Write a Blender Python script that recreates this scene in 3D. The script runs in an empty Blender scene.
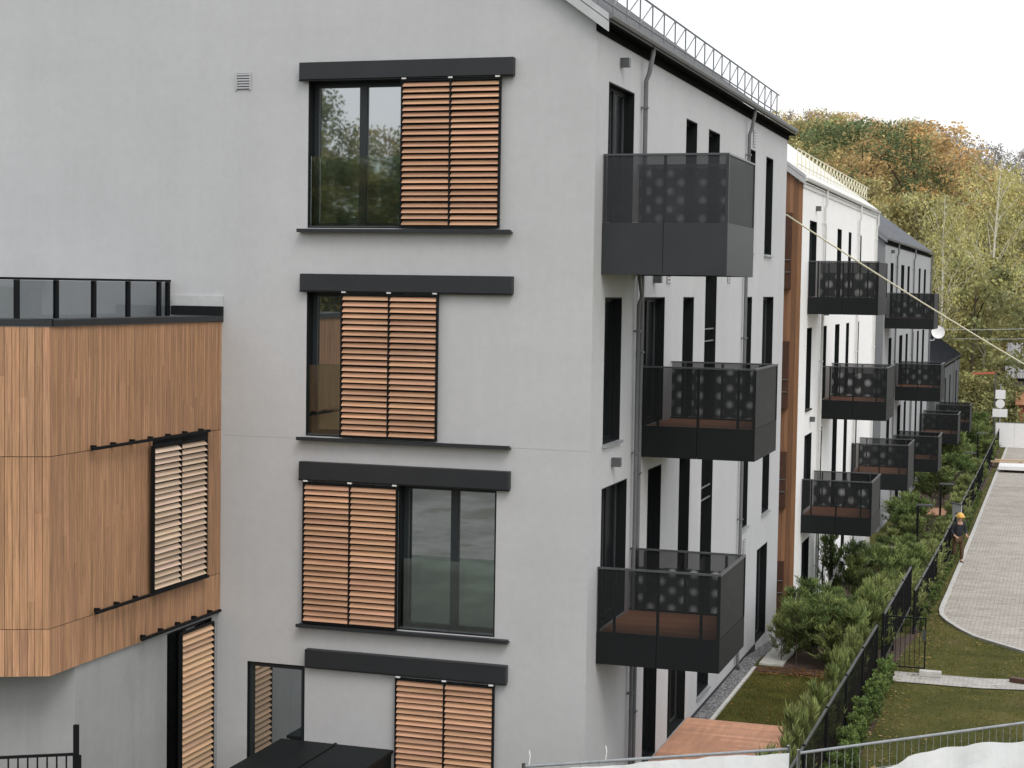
import bpy, bmesh, math, random
from mathutils import Vector, Matrix
random.seed(7)
sc = bpy.context.scene
COL = sc.collection
R = math.radians

# ------------------------------------------------------------------ materials
def new_mat(name):
    m = bpy.data.materials.new(name); m.use_nodes = True
    nt = m.node_tree; b = nt.nodes['Principled BSDF']
    return m, nt, b
def N(nt, t, **kw):
    n = nt.nodes.new(t)
    for k, v in kw.items(): setattr(n, k, v)
    return n
def noise(nt, scale, detail=6, rough=.6, vec=None):
    n = N(nt, 'ShaderNodeTexNoise'); n.inputs['Scale'].default_value = scale
    n.inputs['Detail'].default_value = detail; n.inputs['Roughness'].default_value = rough
    if vec is not None: nt.links.new(vec, n.inputs['Vector'])
    return n
def ramp(nt, fac, stops):
    r = N(nt, 'ShaderNodeValToRGB'); e = r.color_ramp.elements
    while len(e) < len(stops): e.new(.5)
    for i, (p, c) in enumerate(stops):
        e[i].position = p; e[i].color = (c[0], c[1], c[2], 1) if not isinstance(c, float) else (c, c, c, 1)
    nt.links.new(fac, r.inputs[0]); return r
def mixc(nt, a, b, fac, mode='MIX'):
    n = N(nt, 'ShaderNodeMix', data_type='RGBA', blend_type=mode)
    for s, v in ((0, fac), (6, a), (7, b)):
        if hasattr(v, 'links'): nt.links.new(v, n.inputs[s])
        elif s == 0: n.inputs[0].default_value = v
        else: n.inputs[s].default_value = (v[0], v[1], v[2], 1)
    return n.outputs[2]
def math_(nt, op, a, b=None, clamp=False):
    n = N(nt, 'ShaderNodeMath', operation=op); n.use_clamp = clamp
    for i, v in enumerate((a, b)):
        if v is None: continue
        if hasattr(v, 'links'): nt.links.new(v, n.inputs[i])
        else: n.inputs[i].default_value = v
    return n.outputs[0]
def coords(nt, scale=(1, 1, 1), loc=(0, 0, 0)):
    t = N(nt, 'ShaderNodeTexCoord'); mp = N(nt, 'ShaderNodeMapping')
    nt.links.new(t.outputs['Object'], mp.inputs[0])
    mp.inputs['Scale'].default_value = scale; mp.inputs['Location'].default_value = loc
    return mp.outputs[0]
def bump(nt, b, h, strength=.3, dist=.01):
    n = N(nt, 'ShaderNodeBump'); n.inputs['Strength'].default_value = strength; n.inputs['Distance'].default_value = dist
    nt.links.new(h, n.inputs['Height']); nt.links.new(n.outputs[0], b.inputs['Normal'])

def stucco(name, c, var=.06, streak=.05):
    m, nt, b = new_mat(name)
    v = coords(nt)
    n1 = noise(nt, .55, 8, .62, v)
    r1 = ramp(nt, n1.outputs[0], [(.3, tuple(x*(1-var) for x in c)), (.72, tuple(min(1, x*(1+var)) for x in c))])
    n2 = noise(nt, 1, 7, .65, coords(nt, (2.2, 2.2, .12)))
    s = ramp(nt, n2.outputs[0], [(.32, 1.0-streak*1.7), (.62, 1.0)])
    cc = mixc(nt, r1.outputs[0], s.outputs[0], 1.0, 'MULTIPLY')
    n4 = noise(nt, 7, 6, .7, v)
    s4 = ramp(nt, n4.outputs[0], [(.3, .925), (.7, 1.0)])
    cc = mixc(nt, cc, s4.outputs[0], 1.0, 'MULTIPLY')
    n5 = noise(nt, 1, 5, .6, coords(nt, (.35, .35, 1.6), (3, 7, 1)))   # float marks from troweling
    s5 = ramp(nt, n5.outputs[0], [(.35, .97), (.65, 1.0)])
    cc = mixc(nt, cc, s5.outputs[0], 1.0, 'MULTIPLY')
    nt.links.new(cc, b.inputs['Base Color']); b.inputs['Roughness'].default_value = .92
    b.inputs['Specular IOR Level'].default_value = .2
    n3 = noise(nt, 90, 4, .7, v); bump(nt, b, n3.outputs[0], .35, .006)
    return m
def paint(name, c, rough=.5, metal=0, var=.1, scale=3, spec=.4):
    m, nt, b = new_mat(name)
    n = noise(nt, scale, 5, .6, coords(nt))
    r = ramp(nt, n.outputs[0], [(.3, tuple(x*(1-var) for x in c)), (.7, tuple(min(1, x*(1+var)) for x in c))])
    nt.links.new(r.outputs[0], b.inputs['Base Color'])
    b.inputs['Roughness'].default_value = rough; b.inputs['Metallic'].default_value = metal
    b.inputs['Specular IOR Level'].default_value = spec
    return m
def wood(name, c, grain=(14, 14, .8), rough=.7, attr=True, var=.35):
    m, nt, b = new_mat(name)
    n = noise(nt, 1, 8, .7, coords(nt, grain))
    r = ramp(nt, n.outputs[0], [(.28, tuple(x*(1-var) for x in c)), (.7, tuple(min(1, x*(1+var*.6)) for x in c))])
    out = r.outputs[0]
    if attr:
        a = N(nt, 'ShaderNodeAttribute'); a.attribute_name = 'tint'
        out = mixc(nt, out, a.outputs['Color'], 1.0, 'MULTIPLY')
    n2 = noise(nt, .5, 3, .5, coords(nt)); s = ramp(nt, n2.outputs[0], [(.3, .84), (.7, 1.0)])
    out = mixc(nt, out, s.outputs[0], 1.0, 'MULTIPLY')
    nt.links.new(out, b.inputs['Base Color']); b.inputs['Roughness'].default_value = rough
    bump(nt, b, n.outputs[0], .25, .004)
    return m
def glass(name, refl=.38, tint=(.016, .022, .022), col=(.93, .97, 1)):
    m, nt, b = new_mat(name)
    n = noise(nt, 1.1, 3, .5, coords(nt))
    r = ramp(nt, n.outputs[0], [(.35, tuple(x*.4 for x in tint)), (.65, tuple(x*1.7 for x in tint))])
    nt.links.new(r.outputs[0], b.inputs['Base Color'])
    b.inputs['Roughness'].default_value = .25
    g = N(nt, 'ShaderNodeBsdfGlossy'); g.inputs['Roughness'].default_value = .015
    g.inputs['Color'].default_value = (*col, 1)
    fr = N(nt, 'ShaderNodeFresnel'); fr.inputs['IOR'].default_value = 1.5
    f = math_(nt, 'ADD', math_(nt, 'MULTIPLY', fr.outputs[0], .9), refl, True)
    w = noise(nt, .9, 1, .5, coords(nt, (1, 1, 1), (4, 2, 9)))
    bp = N(nt, 'ShaderNodeBump'); bp.inputs['Strength'].default_value = .10; bp.inputs['Distance'].default_value = .003
    nt.links.new(w.outputs[0], bp.inputs['Height']); nt.links.new(bp.outputs[0], g.inputs['Normal'])
    mx = N(nt, 'ShaderNodeMixShader'); nt.links.new(f, mx.inputs[0])
    nt.links.new(b.outputs[0], mx.inputs[1]); nt.links.new(g.outputs[0], mx.inputs[2])
    nt.links.new(mx.outputs[0], nt.nodes['Material Output'].inputs[0])
    return m
def clear_glass(name, tint=(.55, .6, .6), refl=.1):
    m, nt, b = new_mat(name); nt.nodes.remove(b)
    t = N(nt, 'ShaderNodeBsdfTransparent'); t.inputs[0].default_value = (*tint, 1)
    g = N(nt, 'ShaderNodeBsdfGlossy'); g.inputs['Roughness'].default_value = .02
    fr = N(nt, 'ShaderNodeFresnel'); fr.inputs['IOR'].default_value = 1.5
    f = math_(nt, 'ADD', fr.outputs[0], refl, True)
    mx = N(nt, 'ShaderNodeMixShader'); nt.links.new(f, mx.inputs[0])
    nt.links.new(t.outputs[0], mx.inputs[1]); nt.links.new(g.outputs[0], mx.inputs[2])
    nt.links.new(mx.outputs[0], nt.nodes['Material Output'].inputs[0])
    return m
def perforated(name, c, open_, dots=None):
    """finely drilled sheet metal; open_ is the share of open area; dots = moire of two overlapping sheets, put in as soft open spots"""
    m, nt, b = new_mat(name)
    n = noise(nt, 1.6, 4, .6, coords(nt))
    r = ramp(nt, n.outputs[0], [(.3, tuple(x*.85 for x in c)), (.7, tuple(x*1.15 for x in c))])
    nt.links.new(r.outputs[0], b.inputs['Base Color'])
    b.inputs['Roughness'].default_value = .55; b.inputs['Specular IOR Level'].default_value = .22
    t = N(nt, 'ShaderNodeBsdfTransparent')
    mx = N(nt, 'ShaderNodeMixShader')
    if dots:
        px, pz = dots
        tc = N(nt, 'ShaderNodeTexCoord'); sp = N(nt, 'ShaderNodeSeparateXYZ'); nt.links.new(tc.outputs['Object'], sp.inputs[0])
        def lat(off):
            fx = math_(nt, 'SUBTRACT', math_(nt, 'FRACT', math_(nt, 'ADD', math_(nt, 'DIVIDE', sp.outputs[0], px), 50+off)), .5)
            fz = math_(nt, 'SUBTRACT', math_(nt, 'FRACT', math_(nt, 'ADD', math_(nt, 'DIVIDE', sp.outputs[2], pz), 50+off)), .5)
            fx = math_(nt, 'MULTIPLY', fx, px); fz = math_(nt, 'MULTIPLY', fz, pz)
            return math_(nt, 'SQRT', math_(nt, 'ADD', math_(nt, 'MULTIPLY', fx, fx), math_(nt, 'MULTIPLY', fz, fz)))
        d = math_(nt, 'MINIMUM', lat(0), lat(.5))
        rr = ramp(nt, math_(nt, 'MULTIPLY', d, 10 if px < .5 else 6.5), [(.05, .80 if px < .5 else .9), (.45, .42 if px < .5 else .6), (.85, open_)])
        nt.links.new(rr.outputs[0], mx.inputs[0])
    else: mx.inputs[0].default_value = open_
    nt.links.new(b.outputs[0], mx.inputs[1]); nt.links.new(t.outputs[0], mx.inputs[2])
    nt.links.new(mx.outputs[0], nt.nodes['Material Output'].inputs[0])
    return m
def leaf(name, c1, c2, trans=.42):
    m, nt, b = new_mat(name)
    a = N(nt, 'ShaderNodeAttribute'); a.attribute_name = 'tint'
    oi = N(nt, 'ShaderNodeObjectInfo')
    base = mixc(nt, c1, c2, oi.outputs['Random'])
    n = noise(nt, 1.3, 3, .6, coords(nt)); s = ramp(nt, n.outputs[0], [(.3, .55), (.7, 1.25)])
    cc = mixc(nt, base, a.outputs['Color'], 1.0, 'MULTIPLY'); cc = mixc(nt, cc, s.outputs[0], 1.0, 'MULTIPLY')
    nt.links.new(cc, b.inputs['Base Color']); b.inputs['Roughness'].default_value = .75
    b.inputs['Specular IOR Level'].default_value = .15
    t = N(nt, 'ShaderNodeBsdfTranslucent'); nt.links.new(cc, t.inputs[0])
    mx = N(nt, 'ShaderNodeMixShader'); mx.inputs[0].default_value = trans
    nt.links.new(b.outputs[0], mx.inputs[1]); nt.links.new(t.outputs[0], mx.inputs[2])
    nt.links.new(mx.outputs[0], nt.nodes['Material Output'].inputs[0])
    return m

M = {}
M['stucco'] = stucco('grey_render', (.535, .54, .55), .04, .02)
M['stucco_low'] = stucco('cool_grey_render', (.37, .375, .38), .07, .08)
M['white'] = stucco('white_render', (.93, .93, .92), .02, .015)
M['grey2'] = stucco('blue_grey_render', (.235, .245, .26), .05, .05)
M['grey3'] = stucco('pale_grey_render', (.40, .41, .42), .05, .05)
M['dark4'] = stucco('dark_grey_render', (.12, .125, .13), .05, .05)
M['anth'] = paint('anthracite_metal', (.022, .024, .027), .5, 0, .12, 2)
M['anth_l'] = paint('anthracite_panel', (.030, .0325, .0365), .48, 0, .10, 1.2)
M['anth_shaded'] = paint('shaded_anthracite_panel', (.0095, .0112, .0122), .55, 0, .12, 1.2, .22)  # same panel darkened: weaker light on the lower balconies put into the colour
M['void'] = paint('matt_black', (.006, .006, .006), .95, 0, .1, 4, .03)
M['black'] = paint('black_metal', (.008, .009, .010), .6, 0, .15, 4, .15)
M['reveal'] = paint('dark_reveal', (.010, .012, .013), .6, 0, .12, 3, .15)
M['frame'] = paint('window_frame_grey', (.022, .028, .031), .4, 0, .1, 4)
M['galv'] = paint('galvanised_steel', (.42, .44, .46), .42, .5, .15, 9)
M['guardgrey'] = paint('guard_grey', (.20, .205, .21), .5, .1, .1, 5)
M['pipe'] = paint('pipe_grey', (.16, .165, .175), .4, .2, .12, 5)
M['pipe_w'] = paint('pipe_white', (.62, .62, .60), .45, 0, .06, 5)
M['roof'] = paint('dark_standing_seam', (.22, .225, .235), .4, .2, .12, 1.5)
M['roof_g'] = paint('grey_sheet_roof', (.23, .24, .26), .5, .1, .10, 1.2)
M['roof_k'] = paint('black_sheet_roof', (.013, .016, .022), .45, .1, .12, 1.2)
M['roof_w'] = paint('white_sheet_roof', (.80, .80, .79), .5, 0, .03, 1.2)
M['verge'] = paint('pale_verge_metal', (.48, .49, .50), .5, .1, .08, 3)
M['cream'] = paint('cream_steel', (.72, .68, .50), .5, 0, .08, 4)
M['clad'] = wood('larch_cladding', (.53, .295, .165), (55, 55, 1.6), .75, True, .50)
M['clad_b'] = wood('brown_cladding', (.30, .150, .078), (14, 14, .8), .7, True, .30)
M['clad_d'] = paint('brown_louvre', (.075, .035, .022), .6, 0, .2, 6)
M['slat'] = wood('shutter_wood', (.63, .365, .225), (1.2, 14, 22), .6, True, .26)
M['slat2'] = wood('weathered_shutter_wood', (.74, .57, .43), (14, .9, 18), .65, True, .15)
M['slat3'] = wood('side_shutter_wood', (.66, .44, .27), (14, .9, 18), .65, True, .15)
M['deckw'] = wood('terrace_decking', (.60, .31, .19), (8, 1, 8), .7, True, .22)
M['deckb'] = wood('balcony_decking', (.50, .225, .12), (1, 8, 8), .65, True, .25)
M['glass'] = glass('window_glass', .40)
M['glass_d'] = glass('side_window_glass', .02, (.006, .008, .009))
M['balglass'] = clear_glass('balustrade_glass', (.86, .91, .88), .07)
M['railglass'] = clear_glass('smoked_railing_glass', (.36, .39, .40), .02)
M['frost'] = paint('pale_flashing', (.50, .52, .52), .4, 0, .08, 6)
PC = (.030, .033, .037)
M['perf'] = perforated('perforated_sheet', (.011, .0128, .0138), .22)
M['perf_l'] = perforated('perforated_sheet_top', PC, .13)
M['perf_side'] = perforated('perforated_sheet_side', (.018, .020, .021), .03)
M['perf_dot'] = perforated('perforated_moire_sheet', (.013, .0145, .016), .05, (.36, .29))  # bright moire of near and far sheet put in as see-through spots
M['perf_dot2'] = perforated('perforated_large_moire_sheet', (.010, .0112, .0122), .05, (.56, .46))
M['sillgrey'] = paint('sill_grey', (.075, .085, .088), .3, .2, .2, 5)
M['cap'] = paint('handrail_metal', (.10, .106, .112), .35, .4, .1, 5)
M['concrete'] = paint('pale_concrete', (.50, .49, .46), .85, 0, .16, 5)
M['lamp'] = paint('lamp_housing', (.09, .095, .10), .5, 0, .1, 4)
M['whiteplas'] = paint('white_plastic', (.82, .82, .82), .45, 0, .03, 4)
M['bark'] = paint('bark', (.085, .065, .048), .9, 0, .4, 7)
M['bark_p'] = paint('pale_bark', (.33, .30, .25), .9, 0, .35, 5)
M['birch'] = paint('birch_bark', (.62, .60, .54), .8, 0, .35, 6)
M['redpaint'] = paint('faded_red_paint', (.55, .13, .08), .6, 0, .15, 6)
M['brick'] = paint('red_brick_wall', (.30, .09, .06), .85, 0, .25, 9)
M['tile'] = paint('orange_roof_tile', (.50, .25, .14), .8, 0, .2, 9)
M['oldroof'] = paint('weathered_fibre_roof', (.36, .36, .37), .85, 0, .3, 4)
M['skin'] = paint('skin', (.50, .30, .21), .6, 0, .05, 8)
M['jacket'] = paint('dark_jacket', (.022, .025, .032), .85, 0, .25, 12)
M['trouser'] = paint('brown_trousers', (.10, .065, .035), .9, 0, .25, 12)
M['helmet'] = paint('ochre_hard_hat', (.70, .43, .10), .35, 0, .04, 8)
M['boot'] = paint('boots', (.02, .018, .016), .7, 0, .2, 9)
M['timber'] = wood('raw_timber', (.55, .40, .24), (2, 9, 9), .8, False, .3)

def grass_mat():
    m, nt, b = new_mat('lawn_grass')
    v = coords(nt)
    n = noise(nt, .8, 9, .72, v)
    r = ramp(nt, n.outputs[0], [(.28, (.060, .072, .022)), (.46, (.105, .112, .034)), (.60, (.155, .145, .048)), (.78, (.21, .175, .075))])
    n2 = noise(nt, 38, 4, .8, v); s = ramp(nt, n2.outputs[0], [(.3, .5), (.7, 1.35)])
    c = mixc(nt, r.outputs[0], s.outputs[0], 1, 'MULTIPLY')
    # bare worn strip and fallen leaves
    n3 = noise(nt, .35, 5, .6, coords(nt, (1.4, .5, 1), (7, 3, 0))); f = ramp(nt, n3.outputs[0], [(.60, 0.0), (.72, .55)])
    c = mixc(nt, c, (.20, .15, .085), f.outputs[0])
    nt.links.new(c, b.inputs['Base Color']); b.inputs['Roughness'].default_value = .95; b.inputs['Specular IOR Level'].default_value = .1
    n4 = noise(nt, 60, 3, .8, v); bump(nt, b, n4.outputs[0], .9, .04)
    return m
M['grass'] = grass_mat()
def soil_mat(name, c):
    m, nt, b = new_mat(name); v = coords(nt)
    n = noise(nt, 9, 9, .8, v)
    r = ramp(nt, n.outputs[0], [(.3, tuple(x*.4 for x in c)), (.55, c), (.75, tuple(min(1, x*1.9) for x in c))])
    nt.links.new(r.outputs[0], b.inputs['Base Color']); b.inputs['Roughness'].default_value = .95
    bump(nt, b, n.outputs[0], 1, .05); return m
M['soil'] = soil_mat('garden_soil', (.085, .052, .036))
M['yard'] = soil_mat('site_yard_gravel', (.26, .25, .225))
_nt = M['yard'].node_tree; _b = _nt.nodes['Principled BSDF']; _n = noise(_nt, .09, 8, .7, coords(_nt, (1.3, 1, 1)))
_r = ramp(_nt, _n.outputs[0], [(.36, (.10, .10, .09)), (.50, (.17, .17, .15)), (.58, (.27, .27, .245)), (.64, (.15, .15, .12))])
_nt.links.new(_r.outputs[0], _b.inputs['Base Color'])
M['forest_floor'] = soil_mat('forest_floor', (.10, .095, .05))
def gravel_mat():
    m, nt, b = new_mat('grey_gravel')
    v = N(nt, 'ShaderNodeTexVoronoi'); v.inputs['Scale'].default_value = 22
    nt.links.new(coords(nt), v.inputs['Vector'])
    hs = N(nt, 'ShaderNodeSeparateColor'); nt.links.new(v.outputs['Color'], hs.inputs[0])
    r = ramp(nt, hs.outputs[0], [(0, (.22, .22, .225)), (.5, (.46, .46, .47)), (1, (.80, .80, .81))])
    d = ramp(nt, v.outputs['Distance'], [(.0, 1.0), (.5, .25)])
    c = mixc(nt, r.outputs[0], d.outputs[0], 1, 'MULTIPLY')
    nt.links.new(c, b.inputs['Base Color']); b.inputs['Roughness'].default_value = .85
    bump(nt, b, d.outputs[0], 1, .03); return m
M['gravel'] = gravel_mat()
def paver_mat(name, c, bw, bh, mort=.02):
    m, nt, b = new_mat(name)
    br = N(nt, 'ShaderNodeTexBrick'); nt.links.new(coords(nt), br.inputs['Vector'])
    br.inputs['Color1'].default_value = (*c, 1); br.inputs['Color2'].default_value = (*[x*.76 for x in c], 1)
    br.inputs['Mortar'].default_value = (*[x*.42 for x in c], 1)
    br.inputs['Scale'].default_value = 1; br.inputs['Brick Width'].default_value = bw; br.inputs['Row Height'].default_value = bh
    br.inputs['Mortar Size'].default_value = mort
    n = noise(nt, .5, 8, .7, coords(nt, (.5, 1.4, 1))); s = ramp(nt, n.outputs[0], [(.3, .70), (.7, 1.08)])
    c2 = mixc(nt, br.outputs['Color'], s.outputs[0], 1, 'MULTIPLY')
    n2 = noise(nt, 2.2, 6, .75, coords(nt, (.35, 2.4, 1))); s2 = ramp(nt, n2.outputs[0], [(.30, .62), (.42, 1.0)])
    c2 = mixc(nt, c2, s2.outputs[0], 1, 'MULTIPLY')
    nt.links.new(c2, b.inputs['Base Color']); b.inputs['Roughness'].default_value = .9
    inv = math_(nt, 'SUBTRACT', 1.0, br.outputs['Fac']); bump(nt, b, inv, .5, .008)
    return m
M['paver'] = paver_mat('block_paving', (.53, .485, .425), .24, .12, .010)
M['pathp'] = paver_mat('path_paving', (.56, .54, .50), .20, .10, .006)
def tarp_mat():
    m, nt, b = new_mat('white_tarpaulin')
    n = noise(nt, 1.4, 6, .6, coords(nt)); r = ramp(nt, n.outputs[0], [(.3, (.72, .75, .78)), (.7, (.86, .87, .88))])
    nt.links.new(r.outputs[0], b.inputs['Base Color']); b.inputs['Roughness'].default_value = .5
    bump(nt, b, n.outputs[0], .5, .06); return m
M['tarp'] = tarp_mat()

M['leaf_olive'] = leaf('leaf_olive', (.50, .43, .20), (.60, .50, .22))
M['leaf_dark'] = leaf('leaf_dark_green', (.20, .25, .115), (.24, .275, .13))
M['leaf_orange'] = leaf('leaf_orange', (.78, .53, .26), (.72, .54, .26))
M['leaf_yg'] = leaf('leaf_yellow_green', (.50, .47, .22), (.57, .52, .24))
M['leaf_green'] = leaf('leaf_mid_green', (.37, .38, .17), (.43, .42, .19))
M['leaf_bare'] = leaf('twig_haze', (.40, .37, .35), (.44, .405, .38))
M['thuja'] = leaf('thuja_spray', (.22, .285, .105), (.33, .37, .155), .4)
M['thuja_d'] = leaf('dark_conifer_spray', (.14, .205, .075), (.22, .275, .105), .35)
M['hedge_leaf'] = leaf('hedge_leaf', (.13, .20, .065), (.18, .25, .08), .3)
M['litter'] = leaf('fallen_leaf', (.30, .24, .11), (.36, .29, .15), .1)

# ------------------------------------------------------------------ mesh helpers
class MB:
    def __init__(s): s.v = []; s.f = []; s.t = []; s.mi = []; s.cur = 0
    def face(s, pts, tint=(1, 1, 1)):
        i = len(s.v); s.v += [tuple(p) for p in pts]; s.f.append(tuple(range(i, i+len(pts)))); s.t.append(tint); s.mi.append(s.cur)
    def box(s, a, b, tint=(1, 1, 1)):
        x0, x1 = sorted((a[0], b[0])); y0, y1 = sorted((a[1], b[1])); z0, z1 = sorted((a[2], b[2]))
        i = len(s.v)
        s.v += [(x0,y0,z0),(x1,y0,z0),(x1,y1,z0),(x0,y1,z0),(x0,y0,z1),(x1,y0,z1),(x1,y1,z1),(x0,y1,z1)]
        for q in ((0,3,2,1),(4,5,6,7),(0,1,5,4),(1,2,6,5),(2,3,7,6),(3,0,4,7)):
            s.f.append(tuple(i+k for k in q)); s.t.append(tint); s.mi.append(s.cur)
    def obox(s, o, ax, ay, az, tint=(1, 1, 1)):
        """box from corner o along three vectors"""
        o, ax, ay, az = map(Vector, (o, ax, ay, az)); i = len(s.v)
        for k in (0, 1):
            for p in (o, o+ax, o+ax+ay, o+ay): s.v.append(tuple(p+az*k))
        for q in ((0,3,2,1),(4,5,6,7),(0,1,5,4),(1,2,6,5),(2,3,7,6),(3,0,4,7)):
            s.f.append(tuple(i+k for k in q)); s.t.append(tint); s.mi.append(s.cur)
    def tube(s, pts, r, n=8, r1=None, cap=True, tint=(1, 1, 1)):
        pts = [Vector(p) for p in pts]; i0 = len(s.v); m = len(pts)
        for k, p in enumerate(pts):
            d = (pts[min(k+1, m-1)]-pts[max(k-1, 0)]).normalized()
            up = Vector((0, 0, 1)) if abs(d.z) < .9 else Vector((1, 0, 0))
            a = d.cross(up).normalized(); b = d.cross(a)
            rr = r if r1 is None else r+(r1-r)*k/(m-1)
            for j in range(n):
                t = 2*math.pi*j/n; s.v.append(tuple(p+a*math.cos(t)*rr+b*math.sin(t)*rr))
        for k in range(m-1):
            for j in range(n):
                q = (i0+k*n+j, i0+k*n+(j+1) % n, i0+(k+1)*n+(j+1) % n, i0+(k+1)*n+j)
                s.f.append(q); s.t.append(tint); s.mi.append(s.cur)
        if cap:
            s.f.append(tuple(i0+j for j in range(n))); s.f.append(tuple(i0+(m-1)*n+j for j in range(n)))
            s.t += [tint]*2; s.mi += [s.cur]*2
    def build(s, name, mats, parent=None, loc=None, smooth=False, bevel=0, fixn=True):
        if not isinstance(mats, (list, tuple)): mats = [mats]
        me = bpy.data.meshes.new(name); me.from_pydata(s.v, [], s.f)
        for m in mats: me.materials.append(m)
        me.polygons.foreach_set('material_index', s.mi)
        at = me.color_attributes.new('tint', 'FLOAT_COLOR', 'CORNER')
        cols = []
        for f, t in zip(s.f, s.t): cols += [t[0], t[1], t[2], 1]*len(f)
        at.data.foreach_set('color', cols)
        if smooth: me.polygons.foreach_set('use_smooth', [True]*len(s.f))
        me.update()
        o = bpy.data.objects.new(name, me); COL.objects.link(o)
        if parent: o.parent = parent
        if loc is not None: o.location = loc
        elif parent: o.location = -WL(parent)
        if bevel:
            md = o.modifiers.new('bevel', 'BEVEL'); md.width = bevel; md.segments = 2; md.limit_method = 'ANGLE'
        return o
def WL(o):
    v = Vector((0, 0, 0))
    while o: v += Vector(o.location); o = o.parent
    return v
def tag(o, label=None, cat=None, group=None, kind=None):
    if label: o['label'] = label
    if cat: o['category'] = cat
    if group: o['group'] = group
    if kind: o['kind'] = kind
    return o
def thing(name, label, cat, loc=(0, 0, 0), group=None):
    o = bpy.data.objects.new(name, None); COL.objects.link(o); o.location = loc
    o.empty_display_size = .2
    return tag(o, label, cat, group)
KIDS = {}
def dup(root, loc, rotz=0, scale=1, label=None, group=None):
    r = root.copy(); COL.objects.link(r); r.location = loc; r.rotation_euler = (0, 0, rotz)
    r.scale = (scale,)*3 if not isinstance(scale, tuple) else scale
    if label: r['label'] = label
    if group: r['group'] = group
    for ch in KIDS[root.name]:
        c = ch.copy(); COL.objects.link(c); c.parent = r
        for g in KIDS.get(ch.name, []):
            d = g.copy(); COL.objects.link(d); d.parent = c
    return r
def T(lo=.8, hi=1.1):
    k = random.uniform(lo, hi); return (k, k*random.uniform(.97, 1.02), k*random.uniform(.94, 1.03))

def wall_holes(mb, P, u0, u1, v0, v1, holes, depth):
    """P(u, v, w) -> point, w inward. Wall sheet with real openings and their reveals (open at the back)."""
    us = sorted({u0, u1, *[h[0] for h in holes], *[h[1] for h in holes]}); us = [u for u in us if u0 <= u <= u1]
    vs = sorted({v0, v1, *[h[2] for h in holes], *[h[3] for h in holes]}); vs = [v for v in vs if v0 <= v <= v1]
    for i in range(len(us)-1):
        for j in range(len(vs)-1):
            cu = (us[i]+us[i+1])/2; cv = (vs[j]+vs[j+1])/2
            if any(h[0] < cu < h[1] and h[2] < cv < h[3] for h in holes): continue
            mb.face([P(us[i], vs[j], 0), P(us[i+1], vs[j], 0), P(us[i+1], vs[j+1], 0), P(us[i], vs[j+1], 0)])

PF = lambda y0: (lambda u, v, w: (u, y0+w, v))       # facade facing -Y
PS = lambda x0: (lambda u, v, w: (x0-w, u, v))       # facade facing +X

def window(root, P, u0, u1, z0, z1, depth=.2, leaves=1, gm='glass_d', sill=True, balus=False, fw=.06, mull=None, frame_m='frame', sillm='anth'):
    """opening lining + frame + panes, set back in the wall; thing > window > pane, sill, casing"""
    fr = MB()
    def bx(mb, a0, a1, b0, b1, w0, w1):
        p = P(a0, b0, w0); q = P(a1, b1, w1); mb.box(p, q)
    d = depth
    bx(fr, u0+.02, u0+.02+fw, z0+.02, z1-.02, d-.07, d); bx(fr, u1-.02-fw, u1-.02, z0+.02, z1-.02, d-.07, d)
    bx(fr, u0+.02+fw, u1-.02-fw, z1-.02-fw, z1-.02, d-.07, d); bx(fr, u0+.02+fw, u1-.02-fw, z0+.02, z0+.02+fw, d-.07, d)
    edges = [u0+.02+fw]
    if leaves == 2:
        m = mull if mull is not None else (u0+u1)/2
        bx(fr, m-.06, m+.06, z0+.02+fw, z1-.02-fw, d-.075, d-.002); edges += [m-.06, m+.06]
    edges.append(u1-.02-fw)
    w = fr.build('window', M[frame_m], root)
    for k in range(0, len(edges), 2):
        a, b = edges[k], edges[k+1]
        g = MB(); g.face([P(a, z0+.02+fw, d-.03), P(b, z0+.02+fw, d-.03), P(b, z1-.02-fw, d-.03), P(a, z1-.02-fw, d-.03)])
        g.build('pane', M[gm], w, (0, 0, 0))
        if leaves == 2:     # thin bead round each pane
            s = MB(); e = .012
            for (a0, a1, b0, b1) in ((a, a+e, z0+.02+fw, z1-.02-fw), (b-e, b, z0+.02+fw, z1-.02-fw), (a+e, b-e, z0+.02+fw, z0+.02+fw+e), (a+e, b-e, z1-.02-fw-e, z1-.02-fw)):
                s.box(P(a0, b0, d-.045), P(a1, b1, d-.032))
            s.build('glazing_bead', M['cap'], w, (0, 0, 0))
    c = MB()   # lining of the opening: five thin boards
    bx(c, u0+.001, u0+.02, z0+.001, z1-.001, .004, d+.02); bx(c, u1-.02, u1-.001, z0+.001, z1-.001, .004, d+.02)
    bx(c, u0+.02, u1-.02, z1-.02, z1-.001, .004, d+.02); bx(c, u0+.02, u1-.02, z0+.001, z0+.02, .004, d+.02)
    bx(c, u0+.02, u1-.02, z0+.02, z1-.02, d+.021, d+.03)
    c.build('casing', M['reveal'], w, (0, 0, 0))
    if sill:
        s = MB(); bx(s, u0-.03, u1+.03, z0-.045, z0-.002, -.06, d-.08)
        s.build('sill', M[sillm], w, (0, 0, 0))
    if balus:
        g = MB(); bx(g, u0+.03, u1-.03, z0+.03, z0+1.12, .05, .062); g.build('glass_balustrade', M['balglass'], w, (0, 0, 0))
    return w

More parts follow.
